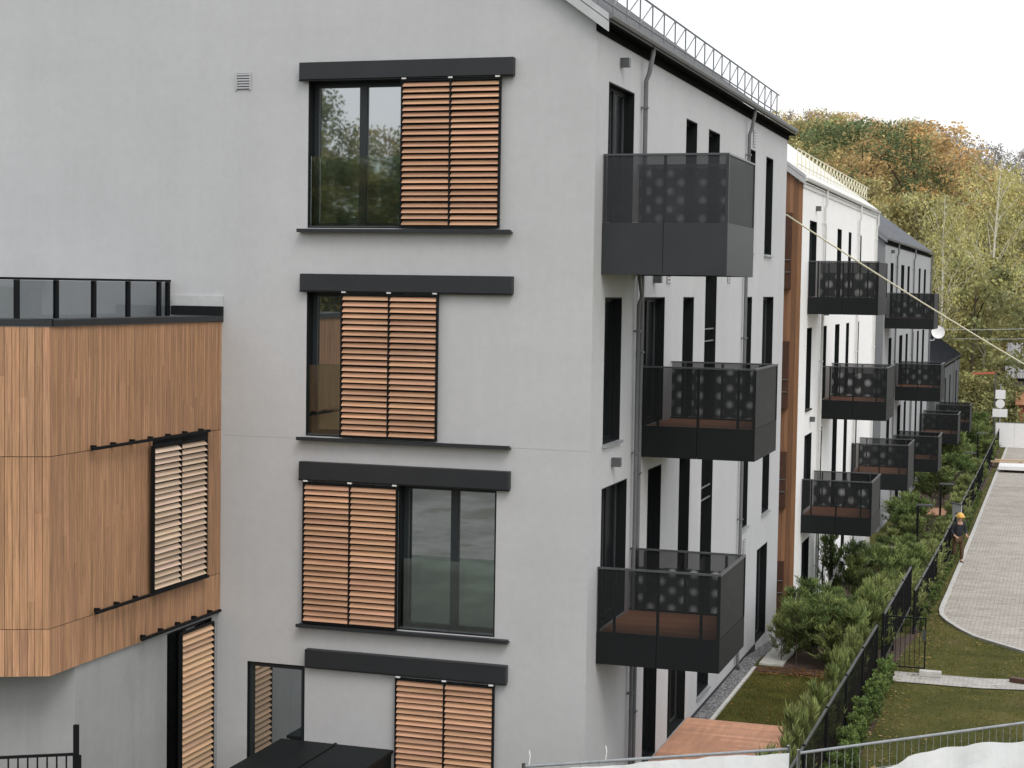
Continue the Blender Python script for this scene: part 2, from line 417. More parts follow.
def shutter(root, P, u0, u1, z0, z1, w0=-.10, mat='slat', n=24, label=None, tilt=1, rollers=True, cols=2):
    """sliding louvred shutter: frame, two columns of slats, rollers"""
    fr = MB(); t = .045
    def bx(mb, a0, a1, b0, b1, wa, wb, tint=(1, 1, 1)): mb.box(P(a0, b0, wa), P(a1, b1, wb), tint)
    um = (u0+u1)/2
    spans = ((u0+t*.6, um-t*.32), (um+t*.32, u1-t*.6)) if cols == 2 else ((u0+t*.6, u1-t*.6),)
    for a, b in ((u0, u0+t*.6), (um-t*.32, um+t*.32), (u1-t*.6, u1)):
        if cols == 1 and a > u0 and b < u1: continue
        bx(fr, a, b, z0, z1, w0, w0+.055)
    for (a, b) in spans:
        bx(fr, a, b, z1-.03, z1, w0+.004, w0+.05); bx(fr, a, b, z0, z0+.03, w0+.004, w0+.05)
        bx(fr, a, b, z0+.03, z1-.03, w0+.056, w0+.062)
    s = fr.build('shutter', M['black'], root)
    if label: s['label'] = label
    sl = MB(); pitch = (z1-z0-.06)/n
    for (a, b) in [(p+.002, q-.002) for p, q in spans]:
        for k in range(n):
            zc = z0+.03+pitch*(k+.5); hz = pitch*.345; tk = .010
            j = random.uniform(-.004, .004); jt = random.uniform(-.003, .003)
            o = Vector(P(a, zc-hz+j, w0-.012+jt)); au = Vector(P(b, zc-hz+j, w0-.012))-Vector(P(a, zc-hz+j, w0-.012))
            tv = Vector(P(a, zc+hz, w0+.048))-Vector(P(a, zc-hz, w0-.012)); nv = Vector(P(a, zc, w0+.01))-Vector(P(a, zc, w0))
            sl.obox(o, au, tv, nv, T(.76, 1.12))
    sl.build('slats', M[mat], s, (0, 0, 0))
    if rollers:
        for u in (u0+.05, um, u1-.05):
            r = MB(); bx(r, u-.035, u+.035, z1+.003, z1+.028, w0-.012, w0+.03); r.build('roller_bracket', M['whiteplas'], s, (0, 0, 0))
    return s

def lamp_box(root, P, u, z):
    m = MB(); m.box(P(u-.06, z-.07, -.001), P(u+.06, z+.07, -.14)); m.build('wall_lamp', M['lamp'], root)
def vent(root, P, u0, u1, z0, z1, mat='verge'):
    m = MB(); n = 6
    m.box(P(u0, z0, -.001), P(u1, z1, -.012)); v = m.build('vent', M['lamp'], root)
    s = MB(); h = (z1-z0)/n
    for k in range(n): s.box(P(u0+.01, z0+h*(k+.22), -.0125), P(u1-.01, z0+h*(k+.78), -.028))
    s.box(P(u0-.012, z0-.012, -.0125), P(u0+.008, z1+.012, -.03)); s.box(P(u1-.008, z0-.012, -.0125), P(u1+.012, z1+.012, -.03))
    s.build('vent_louvres', M[mat], v, (0, 0, 0))
def downpipe(root, x, y, ztop, zbot, gx, mat='pipe', r=.038):
    p = MB()
    p.tube([(gx, y, ztop+.12), (gx-.01, y, ztop-.02), (x+.05, y, ztop-.32), (x, y, ztop-.45), (x, y, zbot+.15), (x+.03, y, zbot+.02)], r, 10)
    o = p.build('downpipe', M[mat], root, smooth=True)
    c = MB()
    z = ztop-.9
    while z > zbot: c.box((x-.10, y-r-.012, z), (x+r+.012, y+r+.012, z+.03)); z -= 2.0
    c.build('pipe_clip', M[mat], o, (0, 0, 0))

def balcony(root, y0, y1, ztop, zbot, x1=1.92, perf=1.0, dot='perf_dot', label=None, tray='anth_shaded', near='perf', plain=.3):
    """box balcony: solid lower tray, perforated guards, decking, handrail, posts"""
    zf = ztop-perf                                   # top of the solid tray
    b = MB(); t = .03; g = .004
    ym = 0.95
    # near fascia split in two sheets, outer fascia, far fascia, soffit
    b.box((.01, y0, zbot), (ym-g, y0+t, zf)); b.box((ym+g, y0, zbot), (x1, y0+t, zf))
    b.box((x1-t, y0+t+g, zbot), (x1, y1-t-g, zf)); b.box((.01, y1-t, zbot), (x1, y1, zf))
    b.box((.01, y0+t+g, zbot+.02), (x1-t-g, y1-t-g, zbot+.05))
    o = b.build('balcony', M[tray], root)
    if label: o['label'] = label
    p = MB(); p.face([(.02, y0+.012, zf+.003), (x1-.004, y0+.012, zf+.003), (x1-.004, y0+.012, ztop-.03), (.02, y0+.012, ztop-.03)])
    p.build('near_guard', M[near], o, (0, 0, 0))
    p = MB(); zq = ztop-plain
    p.face([(.02, y1-.012, zf+.003), (x1-.004, y1-.012, zf+.003), (x1-.004, y1-.012, zq), (.02, y1-.012, zq)])
    p.cur = 1; p.face([(.02, y1-.012, zq), (x1-.004, y1-.012, zq), (x1-.004, y1-.012, ztop-.03), (.02, y1-.012, ztop-.03)])
    p.build('far_guard', [M[dot], M['perf']], o, (0, 0, 0))
    p = MB(); p.face([(x1-.012, y0+.016, zf+.003), (x1-.012, y1-.016, zf+.003), (x1-.012, y1-.016, ztop-.03), (x1-.012, y0+.016, ztop-.03)])
    p.build('outer_guard', M['perf_side'], o, (0, 0, 0))
    d = MB(); n = 14; w = (y1-y0-2*t-.02)/n
    for k in range(n): d.box((.02, y0+t+.01+k*w, zf-.06), (x1-t-.01, y0+t+.01+(k+1)*w-.008, zf-.03), T(.75, 1.1))
    d.build('decking', M['deckb'], o, (0, 0, 0))
    h = MB()
    h.box((.01, y0-.006, ztop-.028), (x1+.006, y0+.044, ztop)); h.box((.01, y1-.044, ztop-.028), (x1+.006, y1+.006, ztop))
    h.box((x1-.044, y0+.046, ztop-.028), (x1+.006, y1-.046, ztop))
    h.build('handrail', M['cap'], o, (0, 0, 0))
    for x in (.27, .95, 1.62):
        for y in (y0+.05, y1-.09):
            q = MB(); q.box((x-.02, y, zf-.028), (x+.02, y+.04, ztop-.03)); q.build('guard_post', M['anth'], o, (0, 0, 0))
    for (a, b, c, d_) in ((.015, .045, y0+.001, y0+.045), (x1-.045, x1+.002, y0-.002, y0+.045), (x1-.045, x1+.002, y1-.045, y1+.002)):
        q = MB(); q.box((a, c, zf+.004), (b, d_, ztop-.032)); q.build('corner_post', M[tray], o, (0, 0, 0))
    return o

TAN = math.tan(R(36))
def roof_and_gable(root, y0, y1, ez, half, roofm, vergem, wallm, guttm, guard=None, gx=.24, pre='', ov=.19, gable_m=None):
    """pitched roof whose eave runs along x = 0; ridge at x = -half"""
    rz = ez+half*TAN; th = .045; n = Vector((math.sin(R(36)), 0, math.cos(R(36))))
    # roof shell, both slopes
    m = MB(); ya, yb = y0-.10, y1+.02
    e = Vector((ov, 0, ez-ov*TAN+.155)); gx = ov+.03; rg = Vector((-half, 0, rz+.155))
    e2 = Vector((-2*half-ov, 0, e.z))
    for (a, b) in ((e, rg), (rg, e2)):
        A = [(a.x, ya, a.z), (a.x, yb, a.z), (b.x, yb, b.z), (b.x, ya, b.z)]
        B = [(p[0], p[1], p[2]+th) for p in A]
        m.face(B); m.face(A[::-1])
        for i in range(4):
            j = (i+1) % 4; m.face([A[i], A[j], B[j], B[i]])
    # standing seams
    y = ya+.3
    while y < yb:
        m.obox((e.x, y, e.z+th+.001), (0, .03, 0), (rg.x-e.x, 0, rg.z-e.z), (0, 0, .035)); y += .55
    r = m.build('roof', M[roofm], root)
    v = MB()   # verge trims on the near gable, sitting proud of the roof edge
    for off, hh, yy in ((-.17, .15, .05), (-.005, .10, .03)):
        a = Vector((e.x+.01, 0, e.z+off)); b = Vector((rg.x, 0, rg.z+off)); c = Vector((e2.x, 0, e2.z+off))
        for p, q in ((a, b), (b, c)):
            v.obox((p.x, ya-yy, p.z), (0, yy-.003, 0), (q.x-p.x, 0, q.z-p.z), (0, 0, hh))
    v.build('verge_trim', M[vergem], r, (0, 0, 0))
    g = MB(); gz = ez-.02     # box gutter
    xs = .055
    gz = ez+.075; prof = [(gx+dx, gz+dz) for dx, dz in ((-.05, .05), (-.045, 0), (-.02, -.035), (.02, -.035), (.045, 0), (.055, .05), (.045, .05), (.036, 0), (.015, -.024), (-.015, -.024), (-.036, 0), (-.042, .05))]
    for i in range(len(prof)-1):
        (xa, za), (xb, zb) = prof[i], prof[i+1]
        g.face([(xa, ya-.02, za), (xa, yb+.02, za), (xb, yb+.02, zb), (xb, ya-.02, zb)])
    for yy in (ya-.02, yb+.02): g.face([(p[0], yy, p[1]) for p in prof[:6]])
    g.build('gutter', M[guttm], r, (0, 0, 0))
    s = MB(); s.box((.004, ya, ez-.02), (ov+.01, yb, ez+.005)); s.box((.006, ya, ez-.13), (.035, yb, ez-.024)); s.build('eave_soffit', M['void' if guttm != 'pipe_w' else 'pipe_w'], r, (0, 0, 0))
    if guard:
        ga, gb, gm, gh, step = guard
        f = MB(); xg = -.30; zb = ez+.30*TAN+.30; zt = zb+gh
        f.tube([(xg, ga, zt), (xg, gb+.15, zt)], .018, 6); f.tube([(xg, ga, zb+.06), (xg, gb+.15, zb+.06)], .015, 6)
        y = ga
        while y <= gb+.01:
            f.tube([(xg, y, zb-.06), (xg, y, zt)], .015, 5)
            if y+step <= gb+.01: f.tube([(xg, y, zb+.06), (xg, y+step, zt)], .013, 5)
            y += step
        f.build('snow_guard', M[gm], r, (0, 0, 0))
    return r, rz

# ------------------------------------------------------------------ terrain
def lerp(pts, t):
    if t <= pts[0][0]: return pts[0][1]
    for (a, b), (c, d) in zip(pts, pts[1:]):
        if t <= c: return b+(d-b)*(t-a)/(c-a)
    return pts[-1][1]
HP = [(-30, -8.5), (13.9, -8.4), (18, -8.75), (22, -9.12), (30, -9.35), (38, -9.48), (46, -9.58), (88, -10.0), (105, -10.2), (130, -7.5), (165, -1), (215, 7), (270, 12), (400, 14)]
def H(x, y):
    z = lerp(HP, y)
    if y > 105: z -= .10*(x+14)*min(1, (y-105)/60)*(1 if x > -14 else .3)
    if y < -60: z = -8.5+(-60-y)*.02
    return z
g = MB()
xs = [-400, -200, -120, -80, -50, -30, -18, -8, -4, 0, 2, 4, 8, 14, 24, 40, 80, 150, 400]
ys = [-400, -200, -120, -90, -60, -30, -10, 0, 7, 13.9, 16, 18, 20, 22, 26, 30, 34, 38, 42, 46, 60, 75, 88, 97, 105, 112, 120, 130, 140, 152, 165, 180, 197, 215, 240, 270, 330, 420]
for i in range(len(xs)-1):
    for j in range(len(ys)-1):
        g.cur = 1 if ys[j] >= 97 else 0
        g.face([(xs[a], ys[b], H(xs[a], ys[b])-.004) for a, b in ((i, j), (i+1, j), (i+1, j+1), (i, j+1))])
tag(g.build('ground', [M['grass'], M['forest_floor']]), kind='structure')

def drape(name, mat, yl, xl, xr, up, kind='structure'):
    m = MB()
    for a, b in zip(yl, yl[1:]):
        m.face([(xl(a), a, H(0, a)+up), (xr(a), a, H(0, a)+up), (xr(b), b, H(0, b)+up), (xl(b), b, H(0, b)+up)])
    return tag(m.build(name, M[mat]), kind=kind)
def yr(a, b, n): return [a+(b-a)*k/n for k in range(n+1)]
KP = [(4, 18), (8, 14), (14, 9), (19.1, 6.07), (20.6, 5.35), (21.8, 4.80), (23, 4.30), (24.2, 3.90), (25.2, 3.66), (26.2, 3.57), (27.5, 3.55), (96, 3.60)]
ky = [4, 6, 8, 10, 12, 13.9, 16, 18, 19.1, 20, 20.6, 21.3, 21.8, 22, 22.5, 23, 23.6, 24.2, 24.7, 25.2, 25.7, 26.2, 27, 27.5, 30, 34, 38, 42, 46, 60, 75, 88, 96]
drape('road', 'paver', ky, lambda y: lerp(KP, y)+.02, lambda y: 30, .03)
k = MB()
for a, b in zip(ky, ky[1:]):
    xa, xb = lerp(KP, a), lerp(KP, b); d = Vector((xb-xa, b-a, 0)).normalized(); nn = Vector((d.y, -d.x, 0))*.13
    za, zb = H(0, a), H(0, b)
    pa = Vector((xa, a, za+.06)); pb = Vector((xb, b, zb+.06))
    k.face([pa, pa+nn, pb+nn, pb]); k.face([pa, pb, pb-Vector((0, 0, .15)), pa-Vector((0, 0, .15))])
    k.face([pa+nn, pa+nn-Vector((0, 0, .15)), pb+nn-Vector((0, 0, .15)), pb+nn])
tag(k.build('kerb', M['concrete']), kind='structure')
y_ = MB(); y_.face([(-60, -70, -8.478), (1.5, -70, -8.478), (1.5, -8, -8.44), (-60, -8, -8.44)])
tag(y_.build('site_yard', M['yard']), kind='structure')
# gate path, gravel strip, garden kerb, slab, beds
p = MB()
for (a, b) in ((3.12, 5.3), (5.3, 6.3), (6.3, 9.5)):
    sh = lambda x: 0 if x <= 5.3 else (x-5.3)*.22
    p.face([(a, 12.75+sh(a), -8.385), (b, 12.75+sh(b), -8.385), (b, 13.75+sh(b), -8.385+min(0, -.0)), (a, 13.75+sh(a), -8.385)])
tag(p.build('path', M['pathp']), kind='structure')
drape('gravel_strip', 'gravel', [7.62, 10, 13.0, 13.9, 16, 18.4], lambda y: .0, lambda y: .36, .012)
p = MB(); p.box((.37, 7.62, -8.45), (.44, 13.0, -8.37)); tag(p.build('garden_kerb', M['concrete']), kind='structure')
p = MB(); p.box((.44, 13.35, -8.45), (.98, 14.6, -8.365)); p.box((.44, 14.64, -8.45), (.98, 16, -8.40)); tag(p.build('paving_slabs', M['concrete']), kind='structure')
drape('shrub_bed', 'soil', [12.75, 13.9, 16, 18, 20, 21], lambda y: 1.0 if y < 13.2 else .99, lambda y: 3.05, .012)
p = MB(); p.box((.45, 12.6, -8.41), (2.6, 13.1, -8.375)); tag(p.build('bed_edge_soil', M['soil']), kind='structure')
drape('fence_bed', 'soil', [-2, 4, 9, 12.7], lambda y: 2.45, lambda y: 3.42+.06*math.sin(y*2.3), .014)
drape('garden_bed', 'soil', [13.8, 16, 18, 22, 26, 30, 34, 38, 42, 46, 60, 75, 90], lambda y: 3.06, lambda y: 3.33+.04*math.sin(y), .016)
drape('house_bed', 'soil', [26, 30, 34, 38, 42, 46, 60, 75, 96], lambda y: .3, lambda y: 3.05, .010)
# timber terraces
def deck(label, x0, x1, y0, y1, z, n, along='x'):
    t = thing('terrace_deck', label, 'deck', ((x0+x1)/2, (y0+y1)/2, z-.1), None)
    m = MB(); w = (y1-y0)/n
    for k in range(n):
        cut = random.uniform(x0+.3, x1-.3)
        m.box((x0, y0+k*w, z-.03), (cut-.002, y0+(k+1)*w-.005, z), T(.82, 1.08)); m.box((cut+.002, y0+k*w, z-.03), (x1, y0+(k+1)*w-.005, z), T(.82, 1.08))
    m.build('deck_boards', M['deckw'], t)
    m = MB(); m.box((x0+.02, y0+.02, z-.14), (x1-.02, y1-.02, z-.035)); m.build('deck_frame', M['bark'], t)
deck('salmon timber terrace deck at the foot of the light grey apartment block', .02, 2.42, 2.6, 7.58, -8.27, 34)
deck('small timber terrace deck among the shrubs before the pale grey block', .3, 2.3, 50.2, 52.6, -9.45, 16)

# ------------------------------------------------------------------ building 1
b1 = thing('apartment_block', 'light grey rendered apartment block with orange louvred shutters and three dark box balconies', 'building', (-6, 9, -8.4))
F, S = PF(0), PS(0)
L1 = 18.52
wf = [(-4.65, -3.02, .88, 3.17), (-4.65, -3.02, -2.39, -.10), (-3.06, -1.46, -5.36, -3.07), (-5.64, -4.63, -8.3, -6.07)]
ws = [  # y0, y1, zbottom, ztop, leaves, sill
    (.73, 2.37, 1.02, 3.15, 2, 0), (6.40, 7.39, .87, 3.15, 1, 1), (8.50, 9.66, -8.10, 3.15, 1, 1), (12.98, 13.90, .87, 3.15, 1, 1), (15.37, 16.40, .86, 3.15, 1, 1),
    (.73, 1.80, -2.40, -.13, 1, 1), (3.32, 4.90, -2.30, -.13, 2, 0), (6.44, 7.42, -2.40, -.13, 1, 1), (12.98, 13.88, -2.40, -.13, 1, 1), (15.38, 16.92, -2.40, -.13, 2, 1),
    (.73, 2.35, -5.26, -3.08, 2, 0), (3.85, 4.89, -5.33, -3.08, 1, 1), (6.40, 7.38, -5.33, -3.08, 1, 1), (12.96, 13.87, -5.33, -3.08, 1, 1), (15.87, 16.88, -5.33, -3.08, 1, 1),
    (3.80, 4.85, -8.26, -6.10, 1, 0), (5.80, 7.36, -8.26, -6.10, 2, 0), (15.34, 16.85, -8.36, -6.12, 2, 0)]
m = MB()
wall_holes(m, F, -13.0, 0, -9.5, 3.92, wf, .2)
wall_holes(m, S, 0, L1, -9.5, 3.92, [w[:4] for w in ws], .2)
m.face([(-13, 0, 3.92), (0, 0, 3.92), (-6.5, 0, 3.92+6.5*TAN)])
m.face([(-13, L1, 3.92), (0, L1, 3.92), (-6.5, L1, 3.92+6.5*TAN)])
m.face([(-13, L1, -9.5), (0, L1, -9.5), (0, L1, 3.92), (-13, L1, 3.92)])
m.face([(-13, 0, -9.5), (-13, L1, -9.5), (-13, L1, 3.92), (-13, 0, 3.92)])
m.build('wall', M['stucco'], b1)
m = MB(); m.box((.003, 7.4, -8.6), (.02, 15.3, -8.345)); m.build('plinth', M['anth'], b1)
for xa, xb in ((-6.1, -4.84), (-1.24, -.02)):
    m = MB(); m.box((xa, -.0025, -2.436), (xb, -.0005, -2.428)); m.build('render_joint', M['verge'], b1)
roof_and_gable(b1, 0, L1, 3.92, 6.5, 'roof', 'verge', 'stucco', 'pipe', (.2, 18.75, 'guardgrey', .52, .92))
# front windows
window(b1, F, *wf[0], .26, 2, 'glass', False, True, .065, -3.80)
window(b1, F, *wf[1], .26, 2, 'glass', False, True, .065, -3.80)
window(b1, F, *wf[2], .26, 2, 'glass', False, True, .065, -2.20)
window(b1, F, *wf[3], .12, 1, 'glass', False, False, .06)
for (x0, x1, z0, z1) in ((-4.81, -1.30, 3.175, 3.44), (-4.77, -1.27, -.10, .165), (-4.76, -1.27, -3.07, -2.79), (-4.63, -1.27, -6.05, -5.77)):
    m = MB(); x0 += .05; x1 += .038; m.box((x0, -.125, z0), (x1, -.002, z1)); m.box((x0-.02, -.10, z0-.022), (x1+.005, -.05, z0-.001)); m.build('track_cover', M['anth'], b1, bevel=.006)
for (x0, x1, z) in ((-4.83, -1.31, .865), (-4.81, -1.28, -2.40), (-4.79, -1.26, -5.37)):
    x0 += .06; x1 += .045; m = MB(); m.box((x0, -.15, z-.055), (x1, -.002, z-.03)); m.box((x0, -.15, z-.03), (x1, -.135, z)); m.box((x0, -.13, z-.03), (x1, .12, z-.012)) if 0 else None
    m.box((x0+.02, -.133, z-.029), (x1-.02, -.002, z-.008)); m.build('sill_track', M['anth'], b1)
for (o, z) in ((wf[0], .87), (wf[1], -2.40), (wf[2], -5.37)):
    m = MB(); m.box((o[0]+.021, .004, z+.031), (o[1]-.021, .185, z+.045)); m.build('window_sill', M['sillgrey'], b1)
shutter(b1, F, -3.065, -1.46, .885, 3.145)
shutter(b1, F, -4.03, -2.42, -2.385, -.13)
shutter(b1, F, -4.65, -3.045, -5.36, -3.11)
shutter(b1, F, -3.05, -1.425, -8.3, -6.10)
vent(b1, F, -5.89, -5.65, 3.06, 3.31)
# side windows
for (y0, y1, z0, z1, lv, sl) in ws:
    window(b1, S, y0, y1, z0, z1, .2, lv, 'glass_d', bool(sl), False, .05, None, 'reveal', 'galv' if sl else 'anth')
for z in (-.78, -1.02, -3.95, -4.2):
    m = MB(); m.box((-.06, 8.53, z), (-.035, 9.63, z+.025)); m.build('landing_rail', M['pipe'], b1)
for z in (.45, -2.6, -5.6):
    m = MB(); m.box((-.15, 8.52, z-.16), (-.10, 9.64, z+.16)); m.build('spandrel', M['frame'], b1)
for y, z in ((1.45, 3.52), (4.0, .18), (1.35, -2.72)): lamp_box(b1, S, y, z)
for y, z in ((5.1, .3), (10.9, .35), (13.6, 3.4), (13.5, -5.8)): vent(b1, S, y-.09, y+.09, z-.19, z+.19, 'verge')
for y in (2.84, 12.62): downpipe(b1, .075, y, 3.85, -8.4, .19)
downpipe(b1, .075, 2.62, .2, -8.4, .09, 'pipe', .03)
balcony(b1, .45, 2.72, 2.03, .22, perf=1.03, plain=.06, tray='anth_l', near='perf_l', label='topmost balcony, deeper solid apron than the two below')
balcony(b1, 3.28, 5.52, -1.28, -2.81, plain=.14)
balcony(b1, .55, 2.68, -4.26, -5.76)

# metal bin enclosure at the foot of the front wall
bn = thing('bin_enclosure', 'low dark metal enclosure with a seamed lid beside the bottom louvred shutter', 'enclosure', (-4.05, -1, -8.4))
m = MB(); m.box((-4.98, -1.9, -8.45), (-3.13, -.012, -7.33)); m.build('body', M['black'], bn)
m = MB(); m.box((-5.03, -1.95, -7.325), (-4.09, -.01, -7.27)); m.box((-4.06, -1.95, -7.325), (-3.10, -.01, -7.27)); m.box((-4.095, -1.95, -7.269), (-4.055, -.01, -7.25)); m.build('lid', M['reveal'], bn, bevel=.006)

# ------------------------------------------------------------------ timber-clad extension
ex = thing('timber_clad_extension', 'larch-clad extension with a roof terrace railing projecting from the grey front wall', 'building', (-8, -3, -8.4))
PX, PY = -6.13, -4.9
dl = Vector((-math.cos(R(25)), -math.sin(R(25)), 0)); nl = Vector((-dl.y, dl.x, 0)); nl = nl if nl.y < 0 else -nl
m = MB(); bw = .098
tiers = [(-5.31, -4.675), (-4.667, -2.355), (-2.347, -.62)]
hole = (-2.16, -.46, -4.64, -2.36)
for (za, zb) in tiers:
    y = PY
    while y < -.01:
        y2 = min(y+.068, -.004)
        if not (y2 > hole[0] and y < hole[1] and za < hole[2]+.2 < hole[3] <= zb+.02 ):
            cuts = [za, zb] if zb-za < 1 or random.random() < .35 else [za, random.uniform(za+.3, zb-.3), zb]
            for c0, c1 in zip(cuts, cuts[1:]):
                m.box((PX-.022, y, c0), (PX-random.uniform(0, .0025), y2-.005, c1-.0015), T(.74, 1.0))
        y = y2
    s = 0.0
    while s < 7:
        a = Vector((PX, PY, 0))+dl*(s+.001); b = dl*(bw-.006)
        cuts = [za, zb] if zb-za < 1 or random.random() < .35 else [za, random.uniform(za+.3, zb-.3), zb]
        for c0, c1 in zip(cuts, cuts[1:]):
            m.obox((a.x, a.y, c0), b, -nl*.022, (0, 0, c1-c0-.0015), T(.78, 1.1))
        s += bw
m.build('cladding', M['clad'], ex)
m = MB()   # core behind the boards, soffit, coping
C0 = Vector((PX-.024, PY+.012, 0)); C1 = C0+dl*7
m.face([(C0.x, C0.y, -5.30), (C0.x, -.003, -5.30), (C0.x, -.003, -.62), (C0.x, C0.y, -.62)])
m.face([(C0.x, C0.y, -5.30), (C1.x, C1.y, -5.30), (C1.x, C1.y, -.62), (C0.x, C0.y, -.62)])
m.face([(C0.x, C0.y, -5.30), (C0.x, -.003, -5.30), (C1.x, -.003, -5.30), (C1.x, C1.y, -5.30)])
m.build('soffit', M['black'], ex)
m = MB(); m.face([(C0.x-.1, C0.y, -.64), (C0.x-.1, -.003, -.64), (C1.x, -.003, -.64), (C1.x, C1.y, -.64)]); m.build('roof_terrace', M['roof'], ex)
m = MB()
m.box((PX-.40, PY+.05, -.615), (PX+.03, -.004, -.525))
m.obox((PX+.03, PY+.0, -.615), dl*7, -nl*.40, (0, 0, .09))
m.build('coping', M['anth'], ex)
# lower rendered walls set back beneath the boards
lw = [(-1.64, -.20, -8.4, -5.36)]
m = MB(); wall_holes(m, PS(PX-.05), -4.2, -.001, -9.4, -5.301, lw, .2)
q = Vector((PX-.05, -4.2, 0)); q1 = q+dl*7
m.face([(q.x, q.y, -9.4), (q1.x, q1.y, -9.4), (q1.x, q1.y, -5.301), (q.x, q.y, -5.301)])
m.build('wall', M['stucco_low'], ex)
PE = PS(PX-.05)
window(ex, PE, *lw[0], .18, 2, 'glass_d', False)
window(ex, PS(PX-.0245), -2.14, -1.3, -4.6, -2.4, .02, 1, 'glass_d', False)
shutter(ex, PS(PX), -2.36, -.70, -4.60, -2.42, -.13, 'slat2', 24, 'pale weathered louvred shutter on the timber face', rollers=False)
shutter(ex, PS(PX), -1.50, -.44, -8.3, -5.37, -.13, 'slat3', 30, rollers=False, cols=1)
for (ya, yb, z) in ((-4.02, -.60, -2.34), (-3.92, -.62, -4.64), (-2.66, -.20, -5.26)):
    m = MB()
    m.box((PX+.085, ya, z), (PX+.125, yb, z+.04))
    y = ya+.12
    while y < yb: m.box((PX+.003, y, z+.005), (PX+.084, y+.035, z+.06)); y += .52
    m.build('shutter_track', M['black'], ex)
m = MB(); m.box((PX+.05, -2.16, -4.63), (PX+.125, -1.98, -2.39)) if 0 else None
# roof terrace railing
XR = -7.05
m = MB()
pys = [-4.28, -3.31, -2.31, -1.33, -.38, -.10]
m.box((XR-.03, -4.30, .0), (XR+.03, -.05, .035)); m.box((XR-.025, -4.3, -.62), (XR+.025, -.05, -.56))
q = Vector((XR, -4.30, 0)); m.obox((q.x+.03, q.y, .0), dl*5, -nl*.06, (0, 0, .035)); m.obox((q.x+.025, q.y, -.62), dl*5, -nl*.05, (0, 0, .06))
rl = m.build('terrace_railing', M['black'], ex)
for y in pys:
    m = MB(); m.box((XR-.035, y-.03, -.559), (XR+.028, y+.03, -.001)); m.build('railing_post', M['black'], rl, (0, 0, 0))
for a, b in zip(pys, pys[1:]):
    m = MB(); m.face([(XR, a+.031, -.55), (XR, b-.031, -.55), (XR, b-.031, -.005), (XR, a+.031, -.005)]); m.build('railing_pane', M['railglass'], rl, (0, 0, 0))
for k in range(4):
    a = q+dl*(.03+k*1.0); b_ = a+dl*.97; m = MB(); m.face([(a.x, a.y, -.55), (b_.x, b_.y, -.55), (b_.x, b_.y, -.005), (a.x, a.y, -.005)]); m.build('railing_pane', M['railglass'], rl, (0, 0, 0))
    a = q+dl*(1.0*(k+1)); m = MB(); m.obox((a.x, a.y, -.559), dl*.03, -nl*.05, (0, 0, .558)); m.build('railing_post', M['black'], rl, (0, 0, 0))
m = MB(); m.box((XR+.05, -.045, -.375), (PX+.03, -.004, -.215)); m.build('wall_flashing', M['frost'], ex)
m = MB(); m.box((XR+.05, -.10, -.524), (PX+.03, -.004, -.38)); m.build('flashing_box', M['reveal'], ex)

# ------------------------------------------------------------------ further blocks of the row
def block(label, y0, y1, ez, wallm, sidem, roofm, vergem, guttm, wins, bals, pipes, pm, lamps, guard=None, dot='perf_dot2', deep=6.5, gable_clad=None):
    zb = lerp(HP, y0)-2
    t = thing('apartment_block', label, 'building', (-deep, (y0+y1)/2, zb+1.5))
    m = MB(); wall_holes(m, S, y0, y1, zb, ez, [w[:4] for w in wins], .2)
    m.face([(-2*deep, y1, zb), (0, y1, zb), (0, y1, ez), (-deep, y1, ez+deep*TAN), (-2*deep, y1, ez)])
    m.face([(-2*deep, y0, zb), (-2*deep, y1, zb), (-2*deep, y1, ez), (-2*deep, y0, ez)])
    m.build('wall', M[wallm], t)
    m = MB(); m.face([(-2*deep, y0, zb), (0, y0, zb), (0, y0, ez), (-deep, y0, ez+deep*TAN), (-2*deep, y0, ez)])
    m.build('gable_wall', M[sidem], t)
    roof_and_gable(t, y0, y1, ez, deep, roofm, vergem, wallm, guttm, guard, ov=.07)
    for w in wins: window(t, S, w[0], w[1], w[2], w[3], .2, 1, 'glass_d', len(w) > 4 and w[4], False, .05)
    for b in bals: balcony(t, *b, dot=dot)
    for y in pipes: downpipe(t, .075, y, ez-.05, lerp(HP, y), .13, pm)
    for y, z in lamps: lamp_box(t, S, y, z)
    return t
hd = 2.28
ww = []
for (y0, y1) in ((25.9, 26.45), (29.1, 30.2), (32.05, 32.85), (35.0, 35.9)): ww.append((y0, y1, 1.98-hd, 1.98, 1))
ww += [(22.9, 24.36, -.14, 1.98)]
ww += [(22.86, 23.86, -1.0-hd, -1.0, 1), (26.0, 27.1, -3.17, -1.0), (32.0, 32.85, -1.0-hd, -1.0, 1), (34.9, 35.8, -1.0-hd, -1.0, 1)]
ww += [(22.9, 24.36, -6.1, -4.0), (25.9, 26.6, -6.25, -4.0, 1), (32.05, 33.0, -6.25, -4.0, 1), (34.8, 35.9, -6.15, -4.0)]
ww += [(22.9, 24.36, -9.2, -7.0), (25.9, 26.6, -9.2, -7.0), (32.05, 33.0, -9.2, -7.0), (34.8, 35.9, -9.2, -7.0), (29.1, 30.25, -9.1, -1.0)]
wb = block('bright white rendered apartment block with brown timber gable, second in the row', 21.5, 40.8, 2.92, 'white', 'white', 'roof_w', 'verge', 'pipe_w', ww,
      [(22.8, 25.2, .86, -.61), (26.0, 28.45, -2.17, -3.73), (22.55, 24.95, -5.16, -6.66), (34.4, 36.9, -5.14, -6.70)],
      (25.5, 34.5, 40.3), 'pipe_w', [(24.1, 2.35), (26.4, -.62), (23.9, -3.6)], (22.3, 40.6, 'cream', .46, .8))
